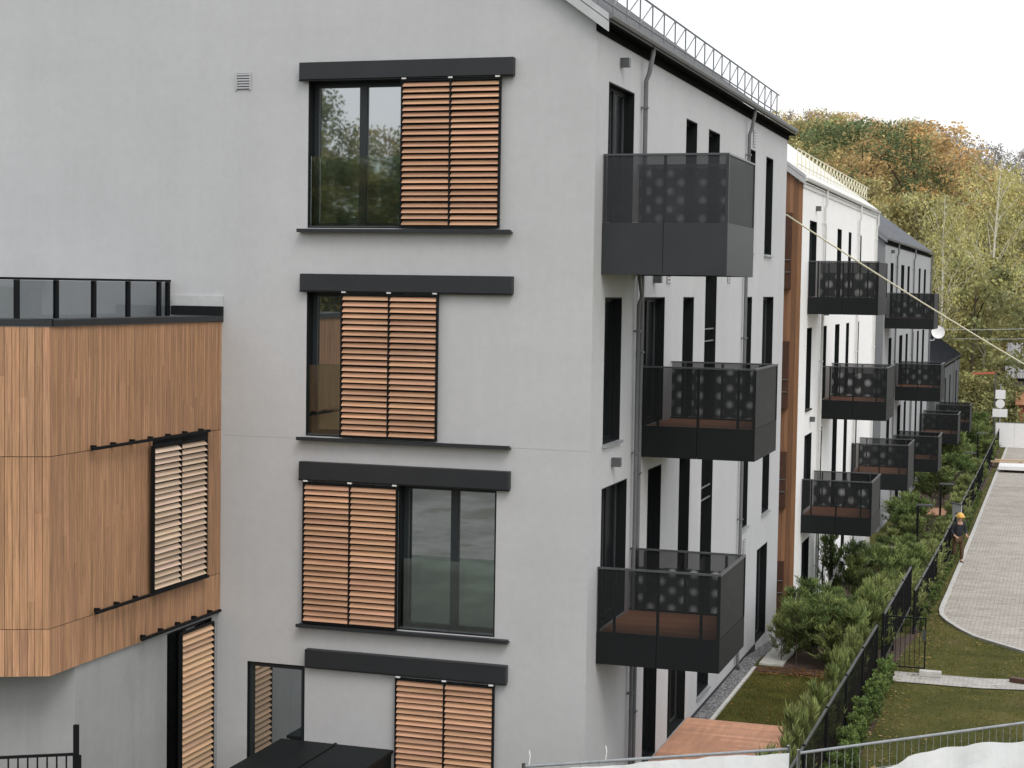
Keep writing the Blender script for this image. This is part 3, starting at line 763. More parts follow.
# brown boards on its gable with louvred window bays
m = MB(); y = 0
x = -3.6
while x < -.10:
    top = 2.85-(x+.1)*TAN*0+0
    zt = min(2.93+.15+(-x-.115)*TAN, 8)
    m.box((x, 21.455, -9.3), (x+.115, 21.497, zt-.15), T(.75, 1.15)); x += .12
m.build('gable_cladding', M['clad_b'], wb)
for (z0, z1) in ((.07, 2.11), (-3.15, -1.33), (-5.85, -4.32), (-8.6, -7.3)):
    m = MB(); m.box((-1.6, 21.30, z0), (-.26, 21.452, z1)); o = m.build('louvred_bay', M['clad_d'], wb)
    m = MB()
    for z in (z0+.45, z0+.78): m.tube([(-1.58, 21.27, z), (-.27, 21.27, z)], .014, 6)
    m.build('bay_rail', M['pipe'], o, (0, 0, 0))
gw = []
for (y0, y1) in ((51.8, 53.4), (55.1, 56.3), (61.6, 62.8), (65.0, 66.4)):
    gw += [(y0, y1, 1.25-hd, 1.25), (y0, y1, -1.85-hd, -1.85), (y0, y1, -4.95-hd, -4.95), (y0, y1, -9.4, -7.9)]
gw += [(46.9, 48.2, -1.0, 1.25), (46.9, 48.2, -4.1, -1.85), (46.9, 48.2, -7.2, -4.95), (58.6, 59.6, -9.3, -1.85)]
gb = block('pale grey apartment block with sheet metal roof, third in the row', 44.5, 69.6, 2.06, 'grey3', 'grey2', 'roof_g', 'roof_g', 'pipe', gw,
      [(44.9, 47.4, .02, -1.41), (50.2, 52.7, -3.0, -4.6), (50.0, 52.4, -6.07, -7.62), (64.7, 67.2, -6.1, -7.64)],
      (49.1, 57.9, 69.3), 'pipe', [(47.0, 1.7)], None)
dw = []
for y in (84.8, 89.5, 96.5): dw += [(y, y+1.2, -7.6, -5.25), (y, y+1.2, -9.9, -8.2)]
block('low dark grey house with black pitched roof, farthest in the row', 76.0, 101, -4.42, 'dark4', 'dark4', 'roof_k', 'roof_k', 'cap', dw,
      [(77.2, 79.9, -6.4, -8.02)], (93.5,), 'pipe', [], None)
ds = thing('satellite_dish', 'white satellite dish fixed to the end of the pale grey block', 'satellite dish', (.05, 69.9, -2.4))
m = MB(); c = Vector((.48, 69.8, -2.05)); n = 14; rings = []
ax = Vector((.2, -.93, .3)).normalized(); a = ax.cross(Vector((0, 0, 1))).normalized(); bb = ax.cross(a)
for i in range(5):
    rr = .36*i/4; rings.append([c-ax*(.10*(1-(i/4)**2))*-1*-1+a*rr*math.cos(2*math.pi*j/n)+bb*rr*math.sin(2*math.pi*j/n) for j in range(n)])
for i in range(4):
    for j in range(n): m.face([rings[i][j], rings[i][(j+1) % n], rings[i+1][(j+1) % n], rings[i+1][j]])
m.build('reflector', M['whiteplas'], ds)
m = MB(); m.tube([(.0, 69.75, -2.5), (.25, 69.85, -2.5), c-ax*.1], .03, 6); m.tube([c-bb*.34, c+ax*.42], .012, 5); m.box(c+ax*.40-Vector((.04, .04, .04)), c+ax*.40+Vector((.04, .04, .04))); m.build('bracket', M['whiteplas'], ds)

# ------------------------------------------------------------------ fences, gate, posts
def rail_fence(label, pts, h=1.2, pitch=.115, post=2.4, post_h=None, name='railing_fence', cat='fence'):
    """pts: list of (x, y, ztop)"""
    t = thing(name, label, cat, (pts[0][0], pts[0][1], pts[0][2]-h))
    r = MB(); b = MB(); L = 0
    for p, q in zip(pts, pts[1:]):
        p = Vector(p); q = Vector(q); d = q-p; n = Vector((d.y, -d.x, 0)).normalized()*.02
        for dz, hh in ((-.035, .035), (-h+.10, .03)): r.obox(p-n+Vector((0, 0, dz)), n*2, d, (0, 0, hh))
        k = max(1, int(d.length/pitch))
        for i in range(k):
            c = p+d*((i+.5)/k); b.box((c.x-.005, c.y-.005, c.z-h+.131), (c.x+.005, c.y+.005, c.z-.037))
        k = max(1, round(d.length/post))
        for i in range(k+1):
            c = p+d*(i/k)
            m = MB(); m.box((c.x-.025, c.y-.025, c.z-h-.1), (c.x+.025, c.y+.025, c.z+(post_h or .02))); m.build('fence_post', M['black'], t)
    r.build('top_rail' if 0 else 'rails', M['cap'] if name == 'railing_fence' else M['black'], t); b.build('balusters', M['black'], t)
    return t
rail_fence('black metal garden fence nearest the white tarpaulin, up to the open gate', [(2.98, -.5, -7.15), (3.10, 12.65, -7.15)])
rail_fence('black metal garden fence running on from the open gate behind the thuja row', [(3.12, 13.85, -7.15), (3.13, 21.1, -7.17)])
rail_fence('long black metal garden fence along the block-paved drive', [(3.20, 21.6, -7.90), (3.20, 34, -8.15), (3.20, 43, -8.2), (3.20, 60, -8.4), (3.16, 92, -8.75)], pitch=.16, post=2.5)
rail_fence('short black railing around the garden of the bright white block', [(.08, 27.0, -8.15), (2.6, 27.0, -8.15)], name='garden_railing', h=1.15)
gt = thing('garden_gate', 'open black metal gate leaf standing at the start of the paved path', 'gate', (3.15, 13.78, -8.4))
m = MB(); z0, z1, x0, x1 = -8.30, -7.16, 3.16, 4.05; yg = 13.80
m.box((x0, yg, z0), (x0+.03, yg+.03, z1)); m.box((x1-.03, yg, z0), (x1, yg+.03, z1)); m.box((x0+.031, yg, z1-.03), (x1-.031, yg+.03, z1)); m.box((x0+.031, yg, z0), (x1-.031, yg+.03, z0+.03))
m.build('gate_frame', M['black'], gt)
m = MB()
for k in range(7): x = x0+.03+(x1-x0-.06)*(k+1)/8; m.box((x-.006, yg+.008, z0+.031), (x+.006, yg+.022, z1-.031))
m.build('gate_bars', M['black'], gt)
m = MB(); m.box((x1-.07, yg-.02, -7.66), (x1-.005, yg-.002, -7.42)); m.box((x1-.11, yg-.04, -7.56), (x1-.03, yg-.021, -7.535)); m.build('lock', M['cap'], gt)
gp = thing('gate_post', 'square black post between the fence and the open gate', 'post', (3.12, 13.3, -8.4))
m = MB(); m.box((3.09, 13.70, -8.4), (3.15, 13.76, -7.12)); m.box((3.085, 13.695, -7.119), (3.155, 13.765, -7.105)); m.build('shaft', M['black'], gp)
m = MB(); m.box((3.95, 13.42, -8.384), (4.42, 13.60, -8.26)); tag(m.build('stone_block', M['concrete'], bevel=.01), 'pale stone block lying on the path beside the gate leaf', 'block')
m = MB(); m.obox((5.85, 13.55, -8.37), (.7, -.22, 0), (.05, .16, 0), (0, 0, .09)); tag(m.build('timber_offcut', M['clad_d']), 'dark brown timber offcut lying on the paved path', 'timber')

# small black fence at lower left, before the clad extension
d31 = Vector((math.cos(R(31)), math.sin(R(31)), 0))
e = Vector((-5.27, -5.6, -6.09)); s_ = e-d31*2.6
f = thing('railing_fence', 'short black railing ending in a taller square post before the larch-clad extension', 'fence', (-6, -6, -7.4))
m = MB(); m.obox(s_+Vector((0, 0, -.035)), d31*2.6, Vector((-d31.y, d31.x, 0))*.03, (0, 0, .035)); m.build('rails', M['black'], f)
m = MB()
for k in range(21):
    c = s_+d31*(.06+k*.12); m.box((c.x-.008, c.y+.004, c.z-1.1), (c.x+.008, c.y+.02, c.z-.036))
m.build('balusters', M['black'], f)
m = MB(); m.box((e.x-.04, e.y-.04, -7.6), (e.x+.04, e.y+.04, e.z-.03)); m.box((e.x-.037, e.y-.035, e.z-.029), (e.x+.02, e.y+.02, -5.72)); m.build('fence_post', M['black'], f)

# temporary site fences with white tarpaulin
def site_fence(label, A, B, zt, tz):
    t = thing('site_fence', label, 'fence', (A[0], A[1], zt-2.1))
    A = Vector((A[0], A[1], zt)); B = Vector((B[0], B[1], zt)); D = B-A
    m = MB(); m.tube([A, B], .021, 8); m.tube([A-Vector((0, 0, 1.95)), B-Vector((0, 0, 1.95))], .021, 8)
    for P_ in (A, B): m.tube([P_+Vector((0, 0, .05)), P_-Vector((0, 0, 2.15))], .024, 8)
    m.build('tube_frame', M['galv'], t, smooth=True)
    w = MB(); n = int(D.length/.125)
    for k in range(1, n): c = A+D*(k/n); w.tube([c, c-Vector((0, 0, 1.9))], .0035, 4)
    for z in (.35, .9, 1.5): w.tube([A-Vector((0, 0, z)), B-Vector((0, 0, z))], .0035, 4)
    w.build('wire_mesh', M['galv'], t)
    s = MB(); nrm = Vector((D.y, -D.x, 0)).normalized(); n = 40
    nrm = nrm if nrm.y < 0 else -nrm
    for k in range(n):
        def q(u, v):
            top = tz(u); z = zt-top-(1.95-top)*v
            off = .035+.03*math.sin(u*23+v*4)+.02*math.sin(u*51+1)
            c = A+D*u+nrm*abs(off); return (c.x, c.y, z)
        for j in range(6): s.face([q(k/n, j/6), q((k+1)/n, j/6), q((k+1)/n, (j+1)/6), q(k/n, (j+1)/6)])
    s.build('tarpaulin', M['tarp'], t, smooth=True)
    return t
site_fence('temporary steel fence panel covered almost to its top tube with white tarpaulin', (.25, -3.93), (3.34, -1.86), -6.15, lambda u: .04+.012*math.sin(u*7))
site_fence('temporary steel fence panel with sagging white tarpaulin that leaves its wires bare', (3.50, -2.02), (6.60, 1.05), -6.15, lambda u: .42-.17*min(1, max(0, (u-.15)/.35))+.06*math.sin(u*6+1)+.012*math.sin(u*40))
def tie(px, py):
    m = MB(); m.tube([(px, py, -6.16), (px+.01, py, -6.02), (px-.005, py+.01, -5.93)], .006, 5)
    tag(m.build('cable_tie', M['whiteplas']), None, None); return m
for i, (u, lab) in enumerate(((.02, 'white cable tie end sticking up at the outer end of the tarpaulin fence'), (.30, 'white cable tie end sticking up midway on the tarpaulin fence tube'))):
    c = Vector((.25, -3.93, 0)).lerp(Vector((3.34, -1.86, 0)), u)
    m = MB(); m.tube([(c.x, c.y, -6.13), (c.x+.012, c.y, -6.02), (c.x-.004, c.y+.01, -5.95)], .007, 5)
    tag(m.build('cable_tie', M['whiteplas']), lab, 'cable tie')

# path lamps
def path_lamp(label, x, y, h):
    z = H(0, y); t = thing('path_lamp', label, 'lamp', (x, y, z), 'black path lamps in the garden strip')
    m = MB(); m.box((-.04, -.04, 0), (.04, .04, h)); m.build('pole', M['black'], t, (0, 0, 0))
    m = MB(); m.box((-.05, -.07, h), (.50, .07, h+.06)); m.build('lamp_head', M['lamp'], t, (0, 0, 0))
    m = MB(); m.box((-.1, -.1, .0), (.1, .1, .03)); m.build('base_plate', M['black'], t, (0, 0, 0))
path_lamp('black path lamp closest to the worker, tallest looking of its row', 2.08, 37.2, 1.95)
path_lamp('black path lamp before the small timber deck', 2.22, 47.5, 1.75)
path_lamp('black path lamp just past the small timber deck', 2.40, 63.5, 1.8)
path_lamp('black path lamp beside the lower balcony of the dark house', 2.46, 76.0, 1.95)
path_lamp('black path lamp nearest the white site hoarding', 2.44, 92.0, 1.9)

# long street furniture far away
st = thing('road_sign', 'pole with square, round and wide white sign backs behind the white hoarding', 'road sign', (3.10, 93.6, -10))
m = MB(); m.tube([(3.10, 93.6, -10.2), (3.10, 93.6, -5.95)], .035, 8); m.build('pole', M['galv'], st)
m = MB(); m.box((2.78, 93.53, -6.93), (3.42, 93.56, -6.33)); m.build('square_sign', M['whiteplas'], st)
m = MB(); m.tube([(3.10, 93.56, -7.26), (3.10, 93.53, -7.26)], .30, 20); m.build('round_sign', M['whiteplas'], st)
m = MB(); m.box((2.62, 93.53, -8.14), (3.58, 93.56, -7.60)); m.build('wide_sign', M['whiteplas'], st)
hb = thing('site_hoarding', 'long white site hoarding across the end of the paved drive', 'hoarding', (5.5, 91.5, -10))
m = MB(); x = 2.92
while x < 8.5: m.box((x, 91.5, -9.98), (x+1.19, 91.54, -8.38)); x += 1.2
m.build('panels', M['whiteplas'], hb)
m = MB(); x = 2.92
while x < 8.6: m.box((x-.03, 91.545, -10.0), (x+.03, 91.6, -8.36)); x += 1.2
m.box((2.9, 91.49, -8.379), (8.6, 91.55, -8.35)); m.build('posts', M['galv'], hb)
br = thing('barrier_arm', 'faded red barrier arm on a thin post among the trees', 'barrier', (3.0, 100, -10.2))
m = MB(); m.obox((.95, 100, -5.65), (1.55, 0, .10), (0, .05, 0), (0, 0, .13)); m.build('arm', M['redpaint'], br)
m = MB(); m.tube([(2.52, 100.02, -10.2), (2.52, 100.02, -5.4)], .04, 8); m.build('post', M['lamp'], br)
sh = thing('shed', 'grey shed with weathered roof behind the shrubs past the hoarding', 'shed', (6, 122, -9))
m = MB(); m.box((3.0, 120, -9.6), (11, 126, -6.75)); m.build('wall', M['oldroof'], sh)
m = MB(); m.face([(2.6, 119.4, -6.72), (11.4, 119.4, -6.72), (11.4, 123, -4.0), (2.6, 123, -4.0)]); m.face([(2.6, 123, -4.0), (11.4, 123, -4.0), (11.4, 126.6, -6.72), (2.6, 126.6, -6.72)])
x = 2.7
while x < 11.3: m.obox((x, 119.4, -6.70), (.09, 0, 0), (0, 3.6, 2.72), (0, 0, .05)); x += .22
r_ = m.build('roof', M['oldroof'], sh)
m = MB(); m.box((2.6, 119.3, -6.95), (11.4, 119.42, -6.74)); m.build('fascia', M['black'], r_, (0, 0, 0))
bk = thing('brick_outbuilding', 'small red brick outbuilding with orange tiled roof beyond the hoarding', 'outbuilding', (5, 108, -10))
m = MB(); m.box((4.05, 106, -10.3), (8, 110, -7.9)); m.build('wall', M['brick'], bk)
m = MB(); m.face([(3.8, 105.7, -7.95), (8.3, 105.7, -7.95), (8.3, 108, -6.9), (3.8, 108, -6.9)]); m.face([(3.8, 108, -6.9), (8.3, 108, -6.9), (8.3, 110.3, -7.95), (3.8, 110.3, -7.95)])
m.face([(3.79, 105.7, -8.05), (8.31, 105.7, -8.05), (8.31, 105.7, -7.95), (3.79, 105.7, -7.95)]); m.build('roof', M['tile'], bk)
# materials left on the drive
db = thing('board_pile', 'pale boards and a white slab stacked on timber bearers on the drive', 'boards', (4.5, 74, -9.8))
zz = H(0, 74)+.03
m = MB(); m.box((3.9, 73.4, zz), (4.0, 75.2, zz+.16)); m.box((5.6, 73.4, zz), (5.7, 75.2, zz+.16)); m.build('bearer', M['bark'], db)
m = MB(); m.box((3.72, 73.3, zz+.162), (6.8, 75.3, zz+.36)); m.build('slab', M['whiteplas'], db)
m = MB(); m.obox((2.9, 76.6, zz+.25), (2.2, -.5, -.02), (.06, .4, 0), (0, 0, .06), T()); m.obox((3.4, 76.9, zz+.32), (2.3, .3, 0), (-.04, .5, 0), (0, 0, .05), T()); m.build('boards', M['timber'], db)
m = MB(); m.box((3.4, 76.4, zz-.03), (3.6, 77.4, zz+.25)); m.box((4.7, 76.4, zz-.03), (4.9, 77.4, zz+.25)); m.build('trestle', M['bark'], db)

# overhead lines
def wire(label, A, B, r, sag, mat):
    pts = [Vector(A).lerp(Vector(B), t/24)-Vector((0, 0, sag*4*(t/24)*(1-t/24))) for t in range(25)]
    m = MB(); m.tube(pts, r, 6); return tag(m.build('overhead_cable', M[mat], smooth=True), label, 'cable')
wire('thick pale cable crossing steeply in front of the bright white block', (.01, 18.53, 1.93), (7.1, 32.8, -3.05), .021, .10, 'cream')
wire('thin overhead wire, upper of the two strung before the trees', (-3, 100, -2.45), (14, 96, -1.0), .022, .5, 'frost')
wire('thin overhead wire, lower of the two strung before the trees', (-3, 104, -3.15), (14, 100, -1.9), .022, .5, 'frost')

# grey sheet table top by the white block + leaning sheet near worker
tb = thing('garden_shelter', 'low grey sheet-roofed shelter half hidden by shrubs before the bright white block', 'shelter', (1.0, 31, -9.3))
m = MB(); m.obox((.25, 29.7, -8.50), (1.75, 0, -.03), (0, 1.7, .05), (0, 0, .05)); m.obox((-.0+.1, 31.4, -8.40), (1.7, 0, -.03), (0, .9, .06), (0, 0, .05)); m.build('sheet_roof', M['verge'], tb)
m = MB()
for x, y in ((.35, 29.8), (1.85, 29.8), (.35, 32.1), (1.7, 32.1)): m.box((x, y, -9.4), (x+.05, y+.05, -8.53))
m.build('frame', M['lamp'], tb)
sp = thing('grey_panel', 'grey metal sheet leaning on the fence behind the worker', 'panel', (3.1, 41, -9.5))
m = MB(); m.obox((2.98, 41.6, -9.2), (.36, -.6, 0), (.02, .02, 0), (.05, .1, 1.30)); m.build('sheet', M['verge'], sp)
m = MB(); m.obox((2.95, 41.62, -7.895), (.42, -.64, 0), (.04, .04, 0), (0, 0, .05)); m.build('edge_cap', M['lamp'], sp)

# ------------------------------------------------------------------ worker
def skin_mesh(name, verts, edges, radii, mat, parent, levels=2):
    me = bpy.data.meshes.new(name+'_src'); me.from_pydata(verts, edges, [])
    o = bpy.data.objects.new(name+'_src', me); COL.objects.link(o)
    md = o.modifiers.new('s', 'SKIN'); ss = o.modifiers.new('u', 'SUBSURF'); ss.levels = levels; ss.render_levels = levels
    for v, r in zip(me.skin_vertices[0].data, radii): v.radius = r if isinstance(r, tuple) else (r, r)
    me.skin_vertices[0].data[0].use_root = True
    dg = bpy.context.evaluated_depsgraph_get(); dg.update()
    nm = bpy.data.meshes.new_from_object(o.evaluated_get(dg)); nm.name = name
    nm.materials.clear(); nm.materials.append(mat)
    nm.polygons.foreach_set('use_smooth', [True]*len(nm.polygons))
    bpy.data.objects.remove(o)
    q = bpy.data.objects.new(name, nm); COL.objects.link(q); q.parent = parent
    return q
wk = thing('person', 'person in an ochre hard hat, dark jacket and brown trousers walking beside the fence', 'person', (3.50, 37.0, H(0, 37)+.02))
wk.rotation_euler = (0, 0, R(25))
# faces -Y, leaning slightly, one leg forward, forearms out in front
hip = (0, 0, .92)
B = [hip, (0, -.02, 1.12), (0, -.06, 1.32), (0, -.09, 1.43), (0, -.11, 1.50), (0, -.135, 1.58), (0, -.145, 1.66), (0, -.135, 1.72),
     (.17, -.07, 1.39), (.23, -.06, 1.14), (.20, -.25, 1.02), (.19, -.33, 1.00), (-.17, -.07, 1.39), (-.24, -.02, 1.13), (-.20, -.20, .98), (-.18, -.28, .96),
     (.10, -.01, .88), (.12, -.10, .48), (.12, -.04, .10), (.12, -.16, .04), (-.10, .0, .88), (-.11, .02, .48), (-.11, .16, .12), (-.11, .06, .04)]
E_ = [(0,1),(1,2),(2,3),(3,4),(4,5),(5,6),(6,7),(3,8),(8,9),(9,10),(10,11),(3,12),(12,13),(13,14),(14,15),(0,16),(16,17),(17,18),(18,19),(0,20),(20,21),(21,22),(22,23)]
Rr = [.13,.12,.14,.09,.055,.085,.095,.06,.06,.045,.035,.03,.06,.045,.035,.03,.085,.06,.045,.035,.085,.06,.045,.035]
bd = skin_mesh('body', B, E_, Rr, M['skin'], wk)
J = [(0, 0, .90), (0, -.02, 1.12), (0, -.06, 1.32), (0, -.085, 1.44), (.18, -.07, 1.39), (.24, -.06, 1.14), (.205, -.23, 1.03), (-.18, -.07, 1.39), (-.25, -.02, 1.13), (-.205, -.18, .99)]
skin_mesh('jacket', J, [(0,1),(1,2),(2,3),(3,4),(4,5),(5,6),(3,7),(7,8),(8,9)], [(.19,.15),(.18,.14),(.19,.14),.09,.085,.065,.05,.085,.065,.05], M['jacket'], wk)
skin_mesh('trousers', [(0, 0, .90), (.10, -.01, .86), (.12, -.10, .48), (.12, -.045, .12), (-.10, .0, .86), (-.11, .02, .48), (-.11, .155, .14)], [(0,1),(1,2),(2,3),(0,4),(4,5),(5,6)], [.15,.11,.08,.07,.11,.08,.07], M['trouser'], wk)
skin_mesh('boots', [(.12, -.04, .10), (.12, -.06, .045), (.12, -.20, .035)], [(0,1),(1,2)], [.06,.055,.045], M['boot'], wk, 1)
skin_mesh('boots', [(-.11, .16, .12), (-.11, .13, .05), (-.11, .01, .035)], [(0,1),(1,2)], [.06,.055,.045], M['boot'], wk, 1)
m = MB(); n = 16; c = Vector((0, -.14, 1.67))
for i in range(6):
    for j in range(n):
        def q(a, b):
            t = a/6*math.pi/2; r_ = math.cos(t)*.135; return (c.x+r_*math.cos(2*math.pi*b/n), c.y+r_*1.15*math.sin(2*math.pi*b/n), c.z+math.sin(t)*.135)
        m.face([q(i, j), q(i, j+1), q(i+1, j+1), q(i+1, j)])
m.tube([(0, -.14, 1.665), (0, -.145, 1.68)], .155, 16); m.obox((-.10, -.36, 1.655), (.20, 0, 0), (0, .16, .02), (0, 0, .015))
m.build('hard_hat', M['helmet'], wk, (0, 0, 0), smooth=False)
for sx in (-1, 1):     # hands: palm with four fingers and a thumb
    m = MB(); w0 = Vector((.19*sx, -.33, 1.0)) if sx > 0 else Vector((-.18, -.28, .96))
    m.obox(w0+Vector((-.04, -.08, -.012)), (.08, 0, 0), (0, .09, 0), (0, 0, .026))
    for k in range(4):
        a = w0+Vector((-.03+.02*k, -.08, 0)); ln = (.06, .075, .08, .065)[k]
        m.tube([a, a+Vector((0, -ln*.5, -.008)), a+Vector((0, -ln*.8, -.035))], .009, 6, .007)
    a = w0+Vector((-.04*sx, -.02, 0)); m.tube([a, a+Vector((-.03*sx, -.03, -.005)), a+Vector((-.035*sx, -.06, -.012))], .011, 6, .008)
    m.build('hand', M['skin'], wk, (0, 0, 0), smooth=True)
m = MB()
for sx in (-1, 1): m.tube([(.03*sx, -.232, 1.625), (.03*sx, -.238, 1.625)], .011, 8)
m.build('eyes', M['boot'], wk, (0, 0, 0))
m = MB(); m.obox((-.012, -.255, 1.585), (.024, 0, 0), (0, .03, 0), (0, .01, .04)); m.build('nose', M['skin'], wk, (0, 0, 0))

# ------------------------------------------------------------------ vegetation
def leaf_card(m, c, d, up, L, W, tint):
    d = Vector(d).normalized(); s = d.cross(Vector(up)).normalized()*W*.5
    p = Vector(c); q = p+d*L; mid = p+d*L*.5
    m.face([p, mid-s, q, mid+s], tint)
def rnd_dir():
    z = random.uniform(-1, 1); t = random.uniform(0, 2*math.pi); r = math.sqrt(1-z*z); return Vector((r*math.cos(t), r*math.sin(t), z))
def tree_proto(name, mat, bark, h, w, clumps, per, size, shape='round', droop=0, cl=.9, trunk_r=.22, limbs=9, label='', seed=1, low=.25):
    random.seed(seed)
    t = bpy.data.objects.new(name, None); COL.objects.link(t); tag(t, label, 'tree')
    tr = MB(); top = Vector((random.uniform(-.3, .3), random.uniform(-.3, .3), h*.93))
    tr.tube([(0, 0, -.6), (.05, 0, h*.25), (top.x*.6, top.y*.6, h*.6), tuple(top)], trunk_r, 7, .02)
    cr = MB(); cents = []
    for k in range(clumps):
        for _ in range(50):
            u = random.uniform(0, 1); zz = low+(1-low)*u
            if shape == 'round': rad = math.sqrt(max(0, 1-(2*u-1)**2*.92))
            elif shape == 'cone': rad = (1-u)**.75*1.0+.05
            else: rad = math.sin(math.pi*min(1, u*.80+.16))**.8
            a = random.uniform(0, 2*math.pi); rr = rad*w/2*random.uniform(.35, 1.05)**.6
            c = Vector((rr*math.cos(a), rr*math.sin(a), zz*h))
            if all((c-q).length > cl*.55 for q in cents[-60:]): break
        cents.append(c)
    for k, c in enumerate(cents):
        shade = random.uniform(.66, 1.34); hue = random.uniform(-.08, .08)
        cs = cl*random.uniform(.7, 1.3)
        for _ in range(per):
            o = rnd_dir()*cs*random.random()**.45; o.z *= .75
            tn = shade*random.uniform(.7, 1.25)*(.72+.35*(o.z/cs+.5))  # crown shading painted into the tint: clump tops lighter, undersides darker
            dd = rnd_dir(); dd.z -= droop
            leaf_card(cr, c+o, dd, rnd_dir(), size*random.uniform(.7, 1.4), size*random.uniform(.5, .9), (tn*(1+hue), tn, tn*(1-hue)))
    for k in range(limbs):
        c = random.choice(cents); z0 = max(h*.15, c.z-random.uniform(.15, .35)*h)
        b0 = Vector((top.x*z0/h, top.y*z0/h, z0)); mid = b0.lerp(c, .5)+Vector((0, 0, .3))
        tr.tube([b0, mid, c], trunk_r*.38, 5, .025, False)
    for ob in (tr.build('trunk', M[bark], t, (0, 0, 0)), cr.build('crown', M[mat], t, (0, 0, 0))): KIDS.setdefault(t.name, []).append(ob)
    t['h'] = h
    return t
TP = {
 'olive': tree_proto('woodland_tree', 'leaf_olive', 'bark', 14, 9, 170, 56, .24, 'round', seed=11, label='x'),
 'dark': tree_proto('woodland_tree', 'leaf_dark', 'bark', 14, 11, 230, 62, .19, 'round', seed=12, label='x', low=.15),
 'orange': tree_proto('woodland_tree', 'leaf_orange', 'bark', 15, 10, 230, 58, .20, 'round', seed=13, label='x'),
 'yg': tree_proto('woodland_tree', 'leaf_yg', 'bark_p', 16, 8, 150, 40, .28, 'tall', .8, seed=14, label='x', low=.12),
 'green': tree_proto('woodland_tree', 'leaf_green', 'bark', 13, 9, 130, 42, .32, 'round', .3, seed=15, label='x', low=.1),
 'bare': tree_proto('woodland_tree', 'leaf_bare', 'bark_p', 14, 8, 70, 16, .30, 'round', 0, limbs=60, seed=16, label='x', trunk_r=.16),
 'bush': tree_proto('woodland_tree', 'leaf_green', 'bark', 5, 6, 90, 44, .22, 'round', .2, seed=18, label='x', low=.02, cl=.7, trunk_r=.08),
}
# birch: white stem and ascending white limbs, thin drooping crown
def birch(seed, h, w):
    random.seed(seed)
    t = bpy.data.objects.new('birch_tree', None); COL.objects.link(t); tag(t, 'x', 'tree')
    tr = MB(); cr = MB()
    stem = [Vector((0, 0, -.6)), Vector((.15, 0, h*.3)), Vector((.5, .1, h*.55)), Vector((.7, 0, h*.78)), Vector((.9, .1, h*.97))]
    tr.tube(stem, .15, 7, .02)
    tips = []
    for k in range(26):
        z = random.uniform(.22, .85); i = z*4; a = stem[0].lerp(stem[-1], z); a.z = h*z
        for s0, s1 in zip(stem, stem[1:]):
            if s0.z <= a.z <= s1.z: a = s0.lerp(s1, (a.z-s0.z)/(s1.z-s0.z))
        an = random.uniform(0, 2*math.pi); L = (1-z*.72)*h*.42*random.uniform(.7, 1.1)
        d = Vector((math.cos(an)*.75, math.sin(an)*.75, random.uniform(.8, 1.5))).normalized()
        m1 = a+d*L*.5+Vector((0, 0, .1)); e = a+d*L+Vector((math.cos(an)*.4, math.sin(an)*.4, 0))
        tr.tube([a, m1, e], .05*(1.15-z), 5, .012, False); tips += [(m1, .5), (e, 1), (a.lerp(m1, .6), .3)]
        for q in range(3):
            b = m1.lerp(e, random.random()); f = b+Vector((random.uniform(-1, 1), random.uniform(-1, 1), random.uniform(.2, 1)))*L*.28
            tr.tube([b, f], .016, 4, .007, False); tips.append((f, .8))
    for (c, wgt) in tips:
        shade = random.uniform(.6, 1.35)
        for _ in range(int(42*wgt)):
            o = rnd_dir()*random.random()**.5*.95; o.z = o.z*1.0-.45*random.random()
            tn = shade*random.uniform(.75, 1.3); dd = rnd_dir(); dd.z -= 1.2
            leaf_card(cr, c+o, dd, rnd_dir(), .26*random.uniform(.6, 1.3), .13*random.uniform(.6, 1.2), (tn, tn, tn*.9))
    for ob in (tr.build('trunk', M['birch'], t, (0, 0, 0)), cr.build('crown', M['leaf_yg'], t, (0, 0, 0))): KIDS.setdefault(t.name, []).append(ob)
    t['h'] = h
    return t
TP['birch'] = birch(21, 19, 10)
LAB = {'olive': 'olive brown broadleaf tree of the wooded hillside behind the row', 'dark': 'dark green leafy tree of the wooded hillside', 'orange': 'orange autumn tree of the wooded hillside',
       'yg': 'tall yellow-green tree of the wood beyond the drive', 'green': 'mid green tree of the wood beyond the drive', 'bare': 'thin bare grey tree on the skyline of the hillside', 'bush': 'green bushy growth at the foot of the wood', 'birch': 'white-stemmed birch with ascending limbs beyond the drive'}
SPECIAL = {0: 'round dark green tree standing out against the orange tree beside it', 1: 'large orange autumn tree next to the round dark green tree', 2: 'tall white-stemmed birch with spreading bare limbs, clearest of the birches', 3: 'slender birch with pale stem beside the end of the pale grey block'}
